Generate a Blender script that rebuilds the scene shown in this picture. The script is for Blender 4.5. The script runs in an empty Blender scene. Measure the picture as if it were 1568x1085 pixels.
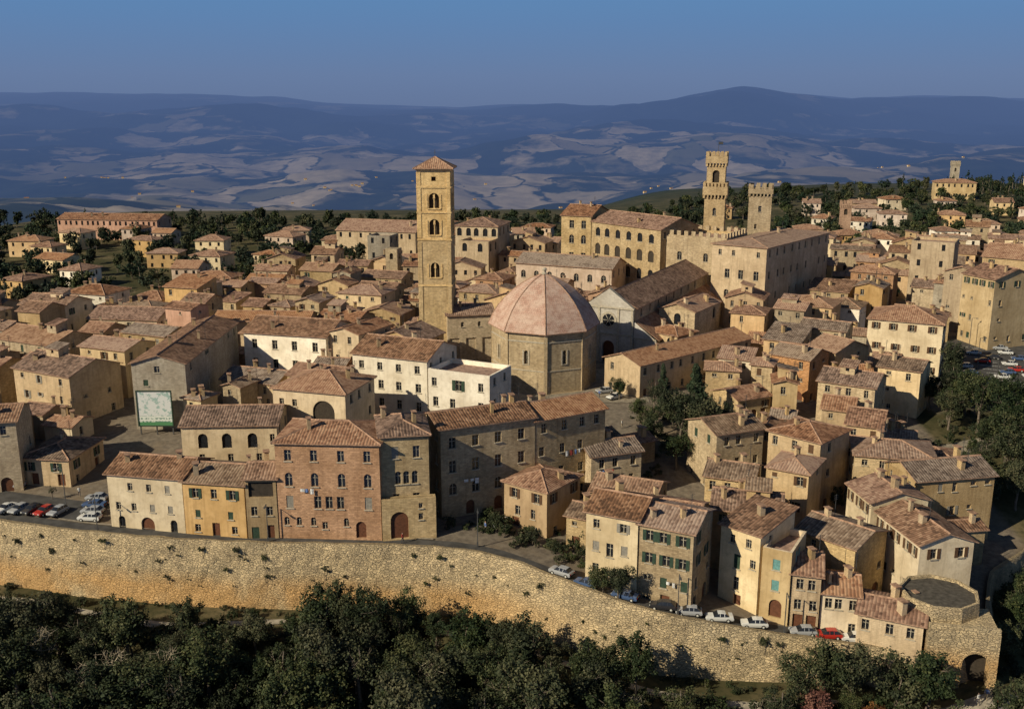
import bpy, math, random
from mathutils import Vector, noise, Matrix
from math import sin,cos,pi,radians,floor,sqrt,exp
R=random.Random(11)
scene=bpy.context.scene
COL=scene.collection
CAMZ=60.0
SUN_AZ=radians(55); SUN_EL=radians(31)   # sun stands to the left behind the viewer

def ss(a,b,x):
    t=max(0.0,min(1.0,(x-a)/(b-a)));return t*t*(3-2*t)
def interp(tab,x):
    if x<=tab[0][0]:return tab[0][1]
    for (a,b),(c,d) in zip(tab,tab[1:]):
        if x<=c:return b+(d-b)*(x-a)/(c-a)
    return tab[-1][1]
WALL=[(-450,260),(-200,190),(-130,158),(-95,145.5),(-78,141.3),(-64.6,137.7),(-49,134.9),(-36.4,133.8),(-17.4,133.1),(-7.9,131.8),(-1.3,129.8),(5.9,125.3),(11.9,121.6),(18.5,118.8),(27,117.9),(39.8,117.4),(46.5,116.8),(51.7,114.9),(58,114),(64,122),(72,138),(85,148),(110,160),(200,190),(450,250)]
def wallY(x):
    return (interp(WALL,x-1.5)+interp(WALL,x)*2+interp(WALL,x+1.5))/4
def Gin(x,y):
    A=-2-7*ss(-10,55,x)
    B=2-4*ss(30,90,x)*(1-ss(210,300,y))+.5*ss(300,500,y)+5*ss(150,300,x)*ss(400,600,y)
    w=ss(130,200,y)
    return A*(1-w)+B*w
def Gout(x,y,o):
    zb=-11.2-1.8*ss(-10,30,x)+2.0*ss(48,60,x)
    z=zb
    if o<-7: z=zb-.30*(-7-o)+.8*noise.noise(Vector((x*.06,y*.06,0)))*min(1,(-7-o)/6)
    return max(z,-80)
SKY=[(-.9,300),(-.5,345),(-.3,325),(-.22,250),(-.18,150),(-.1,75),(-.05,70),(0,120),(.05,130),(.08,80),(.13,60),(.165,170),(.2,330),(.225,385),(.27,330),(.33,250),(.4,285),(.46,260),(.5,240),(.9,260)]
def terr(x,y):
    o=y-wallY(x)
    if o<0: z=Gout(x,y,o)
    else: z=Gin(x,y)
    E=470+180*ss(40,160,x)
    k=ss(E,E+1900,y)
    s=ss(240,520,-x)*ss(100,200,y)
    z=z-70*s*(1-k)
    if k>0:
        v=Vector((x/2400,y/2400,3.1))
        f=-395+120*abs(noise.noise(v))*1.8+85*noise.noise(v*2.7)+34*noise.noise(v*7)+10*noise.noise(v*19)
        r=ss(9500,20500,y)
        H=interp(SKY,x/max(y,1))
        q=Vector((x/3300,y/3300,9))
        f=f*(1-r)+r*(H+40*noise.noise(q*2.3)+22*noise.noise(q*6))+ss(6500,11000,y)*(1-r)*(190*noise.noise(q)+110+90*noise.noise(q*3))
        def hill(cx,cy,sx,sy,h):
            return h*exp(-((x-cx)/sx)**2-((y-cy)/sy)**2)
        f+=hill(2850,13500,1500,1800,250)+hill(-3800,12500,2600,1700,160)+hill(6500,15500,2600,1500,130)+hill(1000,15800,2500,1500,90)
        if y>21500: f-=(y-21500)*.06
        z=z*(1-k)+f*k
    return z
def ground(x,y): return terr(x,y)

# ------------------------------------------------------------------ node helpers
class NT:
    def __init__(s,name):
        s.m=bpy.data.materials.new(name);s.m.use_nodes=True
        s.t=s.m.node_tree;s.t.nodes.clear()
        s.out=s.n('ShaderNodeOutputMaterial')
    def n(s,typ,**k):
        nd=s.t.nodes.new(typ)
        for a,b in k.items(): setattr(nd,a,b)
        return nd
    def link(s,a,b): s.t.links.new(a,b)
    def math(s,op,a,b=0.0,c=0.0,clamp=False):
        nd=s.n('ShaderNodeMath',operation=op,use_clamp=clamp)
        for i,v in enumerate((a,b,c)):
            if isinstance(v,bpy.types.NodeSocket): s.link(v,nd.inputs[i])
            else: nd.inputs[i].default_value=v
        return nd.outputs[0]
    def mix(s,f,a,b,mode='MIX'):
        nd=s.n('ShaderNodeMix',data_type='RGBA',blend_type=mode)
        for i,v in ((0,f),(6,a),(7,b)):
            if isinstance(v,bpy.types.NodeSocket): s.link(v,nd.inputs[i])
            else: nd.inputs[i].default_value=v if not isinstance(v,tuple) or len(v)==4 else v+(1,)
        return nd.outputs[2]
    def noise(s,vec,scale,detail=3,rough=.55):
        nd=s.n('ShaderNodeTexNoise');nd.inputs['Scale'].default_value=scale;nd.inputs['Detail'].default_value=detail;nd.inputs['Roughness'].default_value=rough
        if vec is not None:s.link(vec,nd.inputs['Vector'])
        return nd.outputs['Fac']
    def ramp(s,f,stops):
        nd=s.n('ShaderNodeValToRGB');s.link(f,nd.inputs[0]);e=nd.color_ramp.elements
        while len(e)<len(stops):e.new(.5)
        for el,(p,c) in zip(e,stops):
            el.position=p;el.color=c if len(c)==4 else tuple(c)+(1,)
        return nd.outputs[0]
    def mapr(s,v,a,b,c=0,d=1):
        nd=s.n('ShaderNodeMapRange');s.link(v,nd.inputs[0])
        for i,q in enumerate((a,b,c,d)):nd.inputs[i+1].default_value=q
        return nd.outputs[0]
    def bsdf(s,col,rough=.9,bump=None,dist=.03,strength=1,spec=.2,**k):
        b=s.n('ShaderNodeBsdfPrincipled')
        if isinstance(col,bpy.types.NodeSocket): s.link(col,b.inputs['Base Color'])
        else:b.inputs['Base Color'].default_value=tuple(col)+(1,)
        b.inputs['Roughness'].default_value=rough
        b.inputs['Specular IOR Level'].default_value=spec
        for a,v in k.items(): b.inputs[a.replace('_',' ')].default_value=v
        if bump is not None:
            bp=s.n('ShaderNodeBump');bp.inputs['Distance'].default_value=dist;bp.inputs['Strength'].default_value=strength
            s.link(bump,bp.inputs['Height']);s.link(bp.outputs[0],b.inputs['Normal'])
        s.link(b.outputs[0],s.out.inputs[0]);return b
def scl(c,k): return tuple(min(1,a*k) for a in c)

def wallmat(name,c,stone=0.0,stain=.5):
    t=NT(name);uv=t.n('ShaderNodeUVMap').outputs[0]
    oi=t.n('ShaderNodeObjectInfo').outputs['Random']
    loc=t.n('ShaderNodeVectorMath',operation='ADD')
    t.link(uv,loc.inputs[0])
    cmb=t.n('ShaderNodeCombineXYZ');t.link(t.math('MULTIPLY',oi,97.),cmb.inputs[0]);t.link(t.math('MULTIPLY',oi,31.),cmb.inputs[2])
    t.link(cmb.outputs[0],loc.inputs[1]);v=loc.outputs[0]
    big=t.noise(v,.22,3,.6);mid=t.noise(v,1.3,4,.7)
    mp=t.n('ShaderNodeMapping');mp.inputs['Scale'].default_value=(1.6,.13,1);t.link(v,mp.inputs[0])
    streak=t.noise(mp.outputs[0],1,3,.6)
    col=t.mix(t.mapr(big,.35,.68),scl(c,1.14),(c[0]*.82,c[1]*.78,c[2]*.73))
    col=t.mix(t.math('MULTIPLY',t.mapr(streak,.5,.75),stain),col,(c[0]*.5,c[1]*.46,c[2]*.43))
    col=t.mix(t.math('MULTIPLY',t.mapr(mid,.48,.72),.5),col,(c[0]*.6,c[1]*.57,c[2]*.54))
    h=mid
    if stone>0:
        br=t.n('ShaderNodeTexBrick');t.link(v,br.inputs['Vector'])
        br.inputs['Scale'].default_value=1;br.inputs['Brick Width'].default_value=.5;br.inputs['Row Height'].default_value=.26
        br.inputs['Mortar Size'].default_value=.018;br.inputs['Color1'].default_value=(1.22,1.2,1.15,1);br.inputs['Color2'].default_value=(.78,.76,.73,1);br.inputs['Mortar'].default_value=(.8,.78,.74,1)
        col=t.mix(stone,col,t.mix(1,col,br.outputs['Color'],'MULTIPLY'))
        h=t.math('ADD',t.math('MULTIPLY',mid,.6),t.math('MULTIPLY',br.outputs['Fac'],-.5))
    hs=t.n('ShaderNodeHueSaturation');t.link(col,hs.inputs['Color']);t.link(t.mapr(oi,0,1,.78,1.22),hs.inputs['Value'])
    fr=t.math('FRACT',t.math('MULTIPLY',oi,13.7));t.link(t.mapr(fr,0,1,.85,1.2),hs.inputs['Saturation'])
    t.bsdf(hs.outputs[0],.92,h,.05,.8);return t.m
def roofmat(name,c0,c1,c2):
    t=NT(name);uv=t.n('ShaderNodeUVMap').outputs[0]
    oi=t.n('ShaderNodeObjectInfo').outputs['Random']
    sep=t.n('ShaderNodeSeparateXYZ');t.link(uv,sep.inputs[0]);x,y=sep.outputs[0],sep.outputs[1]
    wx=t.math('ADD',x,t.math('MULTIPLY',t.noise(uv,.8,2),.25))
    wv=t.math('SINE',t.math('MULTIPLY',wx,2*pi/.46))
    cx=t.math('FLOOR',t.math('DIVIDE',wx,.46));cy=t.math('FLOOR',t.math('DIVIDE',t.math('ADD',y,t.math('MULTIPLY',cx,.17)),.5))
    cmb=t.n('ShaderNodeCombineXYZ');t.link(cx,cmb.inputs[0]);t.link(cy,cmb.inputs[1]);t.link(t.math('MULTIPLY',oi,50.),cmb.inputs[2])
    wn=t.n('ShaderNodeTexWhiteNoise');t.link(cmb.outputs[0],wn.inputs['Vector'])
    ad=t.n('ShaderNodeVectorMath',operation='ADD');t.link(uv,ad.inputs[0])
    c2b=t.n('ShaderNodeCombineXYZ');t.link(t.math('MULTIPLY',oi,77.),c2b.inputs[0]);t.link(c2b.outputs[0],ad.inputs[1])
    patch=t.noise(ad.outputs[0],.33,4,.65)
    f=t.math('ADD',t.math('MULTIPLY',wn.outputs['Value'],.6),t.math('MULTIPLY',patch,1.3))
    f=t.math('SUBTRACT',f,t.mapr(oi,0,1,.12,.58))
    col=t.ramp(f,[(.12,c0),(.5,c1),(.95,c2)])
    li=t.noise(ad.outputs[0],2.2,3,.7)
    col=t.mix(t.mapr(li,.58,.76,0,.5),col,(.20,.165,.12))
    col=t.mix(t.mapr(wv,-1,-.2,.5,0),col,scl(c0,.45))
    hs=t.n('ShaderNodeHueSaturation');t.link(col,hs.inputs['Color']);fr=t.math('FRACT',t.math('MULTIPLY',oi,7.3));t.link(t.mapr(fr,0,1,.82,1.2),hs.inputs['Saturation'])
    h=t.math('ADD',t.math('MULTIPLY',wv,.5),t.math('MULTIPLY',wn.outputs['Value'],.5))
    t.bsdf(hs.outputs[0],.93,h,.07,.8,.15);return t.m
def plain(name,c,rough=.7,nz=.25,scale=3,**k):
    t=NT(name);tc=t.n('ShaderNodeTexCoord').outputs['Object'];f=t.noise(tc,scale,3)
    col=t.mix(t.mapr(f,.35,.65),scl(c,1+nz*.5),scl(c,1-nz))
    t.bsdf(col,rough,**k);return t.m

WM=dict(
 cream=wallmat('cream_plaster',(.57,.45,.285),0,.55), creamw=wallmat('pale_cream_plaster',(.68,.57,.39),0,.4),
 white=wallmat('white_plaster',(.78,.72,.60),0,.3), pinkw=wallmat('pinkish_plaster',(.62,.50,.40),0,.5),
 tan=wallmat('tan_stucco',(.47,.36,.225),.3,.7), stone=wallmat('tufa_stone',(.45,.36,.235),.9,.6),
 ochre=wallmat('ochre_plaster',(.52,.37,.21),0,.5), brick=wallmat('brick_masonry',(.42,.265,.17),.9,.4),
 grey=wallmat('grey_stone',(.38,.335,.26),.7,.6), pink=wallmat('rose_plaster',(.45,.27,.19),0,.5),
 tower=wallmat('panchina_stone',(.56,.43,.255),.8,.45), marble=wallmat('pale_marble',(.54,.51,.45),.4,.4))
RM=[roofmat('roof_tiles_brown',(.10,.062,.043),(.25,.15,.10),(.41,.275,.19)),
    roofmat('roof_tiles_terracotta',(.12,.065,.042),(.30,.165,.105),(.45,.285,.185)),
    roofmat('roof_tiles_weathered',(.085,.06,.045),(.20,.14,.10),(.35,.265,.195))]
RIDGE=plain('ridge_tiles',(.34,.21,.14),.9,.4,2)
GLASS=plain('window_glass',(.018,.02,.024),.12,.3,1,spec=.6)
INSIDE=plain('dark_reveal',(.05,.04,.03),.9)
SH=[plain('shutter_brown',(.10,.055,.03),.7),plain('shutter_green',(.035,.06,.04),.6),plain('shutter_teal',(.13,.28,.26),.6),plain('shutter_grey',(.24,.22,.18),.7)]
SILL=plain('sill_stone',(.43,.38,.29),.85)
DOORM=plain('door_wood',(.13,.055,.03),.6)
TERR=plain('terrace_tiles',(.36,.24,.18),.85,.35,1.5)
METAL=plain('dark_metal',(.08,.08,.08),.5)

# ------------------------------------------------------------------ mesh helper
class MB:
    def __init__(s,mats): s.v=[];s.f=[];s.m=[];s.uv=[];s.mats=mats
    def poly(s,pts,mi=0,uv=None):
        i=len(s.v);s.v.extend([tuple(p) for p in pts]);s.f.append(tuple(range(i,i+len(pts))));s.m.append(mi)
        if uv is None:
            a=Vector(pts[0]);e=(Vector(pts[1])-a)
            L=e.length or 1;e=e/L
            n=None
            for q in range(2,len(pts)):
                n=e.cross(Vector(pts[q])-a)
                if n.length>1e-6:break
            n=n.normalized() if n is not None and n.length>1e-6 else Vector((0,0,1))
            w=n.cross(e)
            o=a.x*e.x+a.y*e.y
            uv=[((Vector(q)-a).dot(e)+o,(Vector(q)-a).dot(w)+a.z) for q in pts]
        s.uv.extend(uv)
    def box(s,c,d,hx,hy,z0,z1,mi=0):
        d=Vector((d[0],d[1])).normalized();n=Vector((-d.y,d.x));c=Vector((c[0],c[1]))
        P=[c-d*hx-n*hy,c+d*hx-n*hy,c+d*hx+n*hy,c-d*hx+n*hy]
        for i in range(4):
            a,b=P[i],P[(i+1)%4];s.poly([(a.x,a.y,z0),(b.x,b.y,z0),(b.x,b.y,z1),(a.x,a.y,z1)],mi)
        s.poly([(q.x,q.y,z1) for q in P],mi);s.poly([(q.x,q.y,z0) for q in reversed(P)],mi)
    def obj(s,name,parent=None,smooth=False):
        me=bpy.data.meshes.new(name)
        me.from_pydata(s.v,[],s.f)
        for m in s.mats: me.materials.append(m)
        me.polygons.foreach_set('material_index',s.m)
        if smooth: me.polygons.foreach_set('use_smooth',[True]*len(s.f))
        ul=me.uv_layers.new(name='UVMap');flat=[x for q in s.uv for x in q];ul.data.foreach_set('uv',flat)
        ob=bpy.data.objects.new(name,me);COL.objects.link(ob)
        if parent: ob.parent=parent
        return ob
def empty(name,loc=(0,0,0)):
    e=bpy.data.objects.new(name,None);e.empty_display_size=.5;COL.objects.link(e);return e

def facade(mw,md,P0,P1,z0,z1,rects,rec=.28,near=True,wm=0):
    """wall with real openings. rects: (u0,u1,za,zb,kind)"""
    P0=Vector(P0);P1=Vector(P1);d=P1-P0;L=d.length
    if L<.05:return
    d/=L;n=Vector((d.y,-d.x))
    rects=[r for r in rects if r[0]>.15 and r[1]<L-.15 and r[2]>=z0+.02 and r[3]<z1-.05]
    def X(u,z,o=0): return (P0.x+d.x*u+n.x*o,P0.y+d.y*u+n.y*o,z)
    us=sorted({0.0,L}|{r[0] for r in rects}|{r[1] for r in rects});zs=sorted({z0,z1}|{r[2] for r in rects}|{r[3] for r in rects})
    for zi in range(len(zs)-1):
        za,zb=zs[zi],zs[zi+1];zm=(za+zb)/2;st=None
        if zb-za<1e-5:continue
        row=[r for r in rects if r[2]<zm<r[3]]
        for ui in range(len(us)-1):
            um=(us[ui]+us[ui+1])/2
            hole=any(r[0]<um<r[1] for r in row)
            if hole:
                if st is not None: mw.poly([X(st,za),X(us[ui],za),X(us[ui],zb),X(st,zb)],wm,[(st,za),(us[ui],za),(us[ui],zb),(st,zb)]);st=None
            elif st is None: st=us[ui]
        if st is not None: mw.poly([X(st,za),X(L,za),X(L,zb),X(st,zb)],wm,[(st,za),(L,za),(L,zb),(st,zb)])
    for (a,b,za,zb,k) in rects:
        back=rec
        arch=k in 'aADB'
        r=(b-a)/2 if arch else 0
        um=(a+b)/2
        mw.poly([X(a,za),X(a,za,-back),X(a,zb-r,-back),X(a,zb-r)],wm)
        mw.poly([X(b,za,-back),X(b,za),X(b,zb-r),X(b,zb-r,-back)],wm)
        mw.poly([X(a,za),X(b,za),X(b,za,-back),X(a,za,-back)],wm)
        if not arch: mw.poly([X(a,zb,-back),X(b,zb,-back),X(b,zb),X(a,zb)],wm)
        else:
            N=6
            for side in (0,1):
                pts=[]
                for i in range(N+1):
                    t=pi/2*i/N
                    uu=um-(r*cos(t)) if side==0 else um+(r*cos(t))
                    pts.append((uu,zb-r+r*sin(t)))
                cor=(a,zb) if side==0 else (b,zb)
                for q,w in zip(pts,pts[1:]):
                    tri=[X(*cor),X(*q),X(*w)] if side==0 else [X(*cor),X(*w),X(*q)]
                    uvt=[cor,q,w] if side==0 else [cor,w,q]
                    mw.poly(tri,wm,uvt)
                    mw.poly([X(q[0],q[1]),X(q[0],q[1],-back),X(w[0],w[1],-back),X(w[0],w[1])],wm)
        # infill materials in md: 0 glass 1 shutter 2 sill 3 door 4 inside
        if k in 'n': mw.poly([X(a,za,-back),X(b,za,-back),X(b,zb,-back),X(a,zb,-back)],wm);continue
        if k=='o' : mi=4
        elif k in 'cC': mi=1
        elif k in 'dD': mi=3
        elif k=='B': mi=4
        else: mi=0
        dd=-.08 if k=='c' else -back
        md.poly([X(a,za,dd),X(b,za,dd),X(b,zb,dd),X(a,zb,dd)],mi)
        if near and k in 'wsa' and b-a<2:
            o=-back+.05
            md.poly([X(um-.04,za,o),X(um+.04,za,o),X(um+.04,zb-r*.2,o),X(um-.04,zb-r*.2,o)],2)
            for ua,ub in ((a,a+.07),(b-.07,b)):
                md.poly([X(ua,za,o),X(ub,za,o),X(ub,zb-r,o),X(ua,zb-r,o)],2)
            zz=za+(zb-za)*.62
            md.poly([X(a+.07,zz,o+.01),X(b-.07,zz,o+.01),X(b-.07,zz+.06,o+.01),X(a+.07,zz+.06,o+.01)],2)
        if k in 'wsac' and near:
            m=P0+d*um+n*.07
            md.box(m,d,(b-a)/2+.12,.09,za-.12,za-.003,2)
        if k=='s':
            w=(b-a)/2
            for cu in (a-w/2-.02,b+w/2+.02):
                m=P0+d*cu+n*.045
                md.box(m,d,w/2,.03,za,zb,1)

def rowrects(L,z0,Z,fl,cols,rng,w=.95,h=1.5,top=.75):
    out=[];nf=len(fl)
    H=(Z-z0)/nf
    for i,k in enumerate(fl):
        zt=Z-top-i*H
        for c in range(cols):
            u=L*(c+.5)/cols+rng.uniform(-.15,.15)*(L/cols)
            kk=k;ww,hh=w,h
            if k=='-':continue
            if k=='m':
                kk=rng.choice('wwwwcs--');hh=rng.choice([1.5,1.5,1.3,1.0,.7]);ww=rng.choice([.95,.95,.8])
            if k=='r': kk=rng.choice('wwc-w')
            if k=='q': kk='w';ww,hh=.6,.6
            if k=='a': hh=min(2.0,H-.9);ww=1.05
            if k=='A': hh=min(2.8,H-.8);ww=1.7
            if k=='T': kk='w';hh=min(1.9,H-.9);ww=1.0
            if k=='d': kk=rng.choice(['w','d','D','w','d'])
            if kk=='-':continue
            if kk in 'dD':
                ww=1.3 if kk=='d' else 1.9;hb=z0+.65
                out.append((u-ww/2,u+ww/2,hb,hb+min(2.5,H-.6),kk));continue
            hh=min(hh,H-.9)
            if hh<.4:continue
            out.append((u-ww/2,u+ww/2,zt-hh,zt,kk))
    res=[]
    for r in out:
        if all(r[1]+.1<q[0] or r[0]>q[1]+.1 or r[3]<q[2]-.05 or r[2]>q[3]+.05 for q in res): res.append(r)
    return res

def roofmesh(polys,verts,mats,skirt=.16,ridge=True,rw=.17):
    mb=MB(mats);cnt={}
    for p in polys:
        mb.poly([verts[i] for i in p],0)
        mb.poly([(verts[i][0],verts[i][1],verts[i][2]-skirt) for i in reversed(p)],1)
        for a,b in zip(p,p[1:]+p[:1]): cnt.setdefault(tuple(sorted((a,b))),[]).append((a,b))
    for k,l in cnt.items():
        a,b=l[0];A,B=Vector(verts[a]),Vector(verts[b])
        if len(l)==1:
            mb.poly([(A.x,A.y,A.z-skirt),(B.x,B.y,B.z-skirt),tuple(B),tuple(A)],1)
        elif ridge:
            e=(B-A)
            if e.length<.3:continue
            e.normalize();s=Vector((e.y,-e.x,0)).normalized()*rw
            up=Vector((0,0,.15));dn=Vector((0,0,-.06))
            mb.poly([A-s+dn,B-s+dn,B+up,A+up],1);mb.poly([A+up,B+up,B+s+dn,A+s+dn],1)
            mb.poly([A-s+dn,A+up,A+s+dn],1);mb.poly([B+s+dn,B+up,B-s+dn],1)
    return mb
def chimney(par,x,y,zr,rng):
    mb=MB([WM['tan'],RIDGE,METAL])
    h=rng.uniform(.8,1.6);w=rng.uniform(.22,.42);d=(cos(.3),sin(.3))
    mb.box((x,y),d,w,w*rng.uniform(.8,1.5),zr-.5,zr+h,0)
    mb.box((x,y),d,w+.12,w*1.5+.12,zr+h+.12,zr+h+.24,1)
    for sx in (-1,1): mb.box((x+sx*(w-.08),y),d,.07,w*.8,zr+h,zr+h+.12,0)
    if rng.random()<.4:
        ax,ay=x+1.2,y+.5
        mb.box((ax,ay),d,.03,.03,zr-.4,zr+3.1,2)
        for q in (2.3,2.6,2.9): mb.box((ax,ay),(1,.6),.45,.02,zr+q,zr+q+.035,2)
    mb.obj('chimney',par)

OCC=[]
def occ_add(A,ex,ey,L,D,m=.3): OCC.append((A,ex,ey,L,D,m))
def occ_hit(x,y):
    for A,ex,ey,L,D,m in OCC:
        dx,dy=x-A.x,y-A.y
        if abs(dx)+abs(dy)>90:continue
        a=dx*ex.x+dy*ex.y;b=dx*ey.x+dy*ey.y
        if -m<a<L+m and -m<b<D+m:return True
    return False

def house(name,x1,y1,x2,y2,Z,D,roof,wm,fl='mmd',cols=3,seed=None,near=True,shut=None,rm=None,slope=None,sidecols=None,rects=None,over=.45,z0=None,attic=0):
    rng=random.Random(seed if seed is not None else int(x1*13+y1*7))
    A=Vector((x1,y1));B=Vector((x2,y2));ex=B-A;L=ex.length;ex/=L;ey=Vector((-ex.y,ex.x))
    C=B+ey*D;Dd=A+ey*D
    occ_add(A,ex,ey,L,D)
    g=[ground(q.x,q.y) for q in (A,B,C,Dd)]
    zb=min(g)-.5
    if z0 is not None: zb=z0
    par=empty(name)
    sh=SH[shut] if shut is not None else rng.choice([SH[0],SH[0],SH[1],SH[3]])
    mw=MB([WM[wm]]);md=MB([GLASS,sh,SILL,DOORM,INSIDE])
    s=slope if slope else rng.uniform(.27,.36)
    if rm is None: rm=rng.choice([0,0,1,1,2])
    rmat=RM[rm]
    c4=[A,B,C,Dd];
    fr=c4 if roof in 'ghs' else [B,C,Dd,A]
    o=over
    F0=fr[0];fx=(fr[1]-fr[0]);FL=fx.length;fx/=FL;fy=(fr[3]-fr[0]);FD=fy.length;fy/=FD
    def W(a,b,z): 
        q=F0+fx*a+fy*b;return (q.x,q.y,z)
    flat=roof in 'fm'
    wt=Z+(o*s-.05 if not flat else 0)
    for i in range(4):
        P,Q=c4[i],c4[(i+1)%4];LL=(Q-P).length
        if i==0 and rects is not None: rr=rects
        elif i==2: rr=[]
        else:
            cc=cols if i==0 else (sidecols if sidecols is not None else max(1,int(LL/4)))
            rr=rowrects(LL,zb,Z,fl,cc,rng) if cc else []
            if i!=0: rr=[r for r in rr if rng.random()>.2]
        top=wt
        if roof=='s' and i==2: top=Z+(o+FD)*s-.05
        facade(mw,md,P,Q,zb,top,rr,near=near)
    if roof in 'gx':
        hr=Z+(FD/2+o)*s
        V=[W(-o,-o,Z),W(FL+o,-o,Z),W(FL+o,FD+o,Z),W(-o,FD+o,Z),W(-o,FD/2,hr),W(FL+o,FD/2,hr)]
        polys=[[0,1,5,4],[2,3,4,5]]
        mw.poly([W(FL,0,wt),W(FL,FD,wt),W(FL,FD/2,hr-.05)]);mw.poly([W(0,FD,wt),W(0,0,wt),W(0,FD/2,hr-.05)])
        zr=lambda a,b: Z+(min(b,FD-b)+o)*s
    elif roof=='h':
        a=min(FL,FD)/2+o
        if FL>=FD:
            hr=Z+(FD/2+o)*s
            V=[W(-o,-o,Z),W(FL+o,-o,Z),W(FL+o,FD+o,Z),W(-o,FD+o,Z),W(a-o,FD/2,hr),W(FL+o-a,FD/2,hr)]
            polys=[[0,1,5,4],[1,2,5],[2,3,4,5],[3,0,4]]
        else:
            hr=Z+(FL/2+o)*s
            V=[W(-o,-o,Z),W(FL+o,-o,Z),W(FL+o,FD+o,Z),W(-o,FD+o,Z),W(FL/2,a-o,hr),W(FL/2,FD+o-a,hr)]
            polys=[[0,1,4],[1,2,5,4],[2,3,5],[3,0,4,5]]
        zr=lambda a,b: Z+(min(b,FD-b,a,FL-a)+o)*s
    elif roof=='s':
        hr=Z+(FD+2*o)*s
        V=[W(-o,-o,Z),W(FL+o,-o,Z),W(FL+o,FD+o,hr),W(-o,FD+o,hr)];polys=[[0,1,2,3]]
        zt2=Z+(o+FD)*s-.05
        mw.poly([W(FL,0,wt),W(FL,FD,wt),W(FL,FD,zt2)]);mw.poly([W(0,FD,wt),W(0,0,wt),W(0,FD,zt2)])
        zr=lambda a,b: Z+(b+o)*s
    else:
        zf=Z-.9
        mw2=MB([TERR,WM[wm]])
        t=.35
        mw2.poly([W(t,t,zf),W(FL-t,t,zf),W(FL-t,FD-t,zf),W(t,FD-t,zf)],0)
        ins=[(t,t),(FL-t,t),(FL-t,FD-t),(t,FD-t)];outr=[(0,0),(FL,0),(FL,FD),(0,FD)]
        for i in range(4):
            a,b=ins[i],ins[(i+1)%4];c,d=outr[i],outr[(i+1)%4]
            mw2.poly([W(b[0],b[1],zf),W(a[0],a[1],zf),W(a[0],a[1],Z),W(b[0],b[1],Z)],1)
            mw2.poly([W(c[0],c[1],Z),W(d[0],d[1],Z),W(b[0],b[1],Z),W(a[0],a[1],Z)],1)
        mw2.obj('roof_terrace',par)
        if roof=='m':
            for i in range(4):
                P,Q=c4[i],c4[(i+1)%4];LL=(Q-P).length;dd=(Q-P)/LL;nn=Vector((-dd.y,dd.x))
                k=int(LL/2.2)
                for j in range(k):
                    m=P+dd*((j+.5)*LL/k)+nn*.2;mw.box(m,dd,.6,.2,Z+.003,Z+1.3,0)
        zr=None
    if attic and roof in 'gx' and FL>6.5 and rng.random()<attic:
        # raised roof room breaking through the tiles
        w2=rng.uniform(1.3,2.0);d2=rng.uniform(1.2,1.9);a=rng.uniform(w2+.5,FL-w2-.5);b=FD/2+rng.uniform(-.6,.6);zt=hr+rng.uniform(.6,1.5)
        q=[W(a-w2,b-d2,0),W(a+w2,b-d2,0),W(a+w2,b+d2,0),W(a-w2,b+d2,0)]
        for i in range(4):
            p0,p1=q[i],q[(i+1)%4]
            ll=sqrt((p0[0]-p1[0])**2+(p0[1]-p1[1])**2)
            facade(mw,md,p0[:2],p1[:2],Z,zt,[(ll/2-.35,ll/2+.35,zt-1.0,zt-.35,'w')] if i in(0,3) and zt-hr>.9 else [],near=False)
        oo=.3
        V2=[W(a-w2-oo,b-d2-oo,zt-.02),W(a+w2+oo,b-d2-oo,zt-.02),W(a+w2+oo,b+d2+oo,zt+.75),W(a-w2-oo,b+d2+oo,zt+.75)]
        mw.poly([W(a+w2,b-d2,zt),W(a+w2,b+d2,zt),W(a+w2,b+d2,zt+.6)]);mw.poly([W(a-w2,b+d2,zt),W(a-w2,b-d2,zt),W(a-w2,b+d2,zt+.6)])
        mw.poly([W(a+w2,b+d2,zt),W(a-w2,b+d2,zt),W(a-w2,b+d2,zt+.6),W(a+w2,b+d2,zt+.6)])
        roofmesh([[0,1,2,3]],V2,[RM[rng.choice([0,1,2])],RIDGE]).obj('attic_roof',par)
    mw.obj('walls',par)
    if md.f: md.obj('windows_and_doors',par)
    if not flat:
        roofmesh(polys,V,[rmat,RIDGE]).obj('roof',par)
        for j in range(rng.choice([1,1,2,2,3]) if near or rng.random()<.6 else 0):
            a=rng.uniform(.1,.9)*FL;b=rng.uniform(.15,.85)*FD
            q=W(a,b,0);chimney(par,q[0],q[1],zr(a,b),rng)
    return par

# ------------------------------------------------------------------ hand-placed houses (world metres)
def mk(L,rows):
    out=[]
    for zt,h,w,k,fs in rows:
        for f in fs: out.append((L*f-w/2,L*f+w/2,zt-h,zt,k))
    return out
e4=[.12,.37,.63,.88]
house('cream_house',-60.8,140.6,-48.8,138.2,6.9,9,'g','creamw','mmd',4,rm=0,rects=mk(12.24,[(5.6,1.2,.8,'w',[.3,.55]),(5.6,1.2,.8,'c',[.8]),(2.4,1.2,.8,'w',[.12,.33]),(2.4,1.2,.8,'c',[.58,.82]),(.2,2.0,1.1,'A',[.15,.85]),(.3,2.3,2.2,'D',[.5])]))
house('ochre_house',-48.7,138.15,-39.2,136.55,6.6,9,'g','ochre','mmd',3,rm=2,rects=mk(9.7,[(5.6,1.5,.95,'w',[.5]),(5.6,1.5,.95,'s',[.2,.8]),(2.2,1.2,.8,'c',[.22,.75]),(-.1,1.2,.9,'w',[.2]),(.3,2.2,1.2,'d',[.5]),(-.1,1.2,.9,'w',[.8])]))
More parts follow.
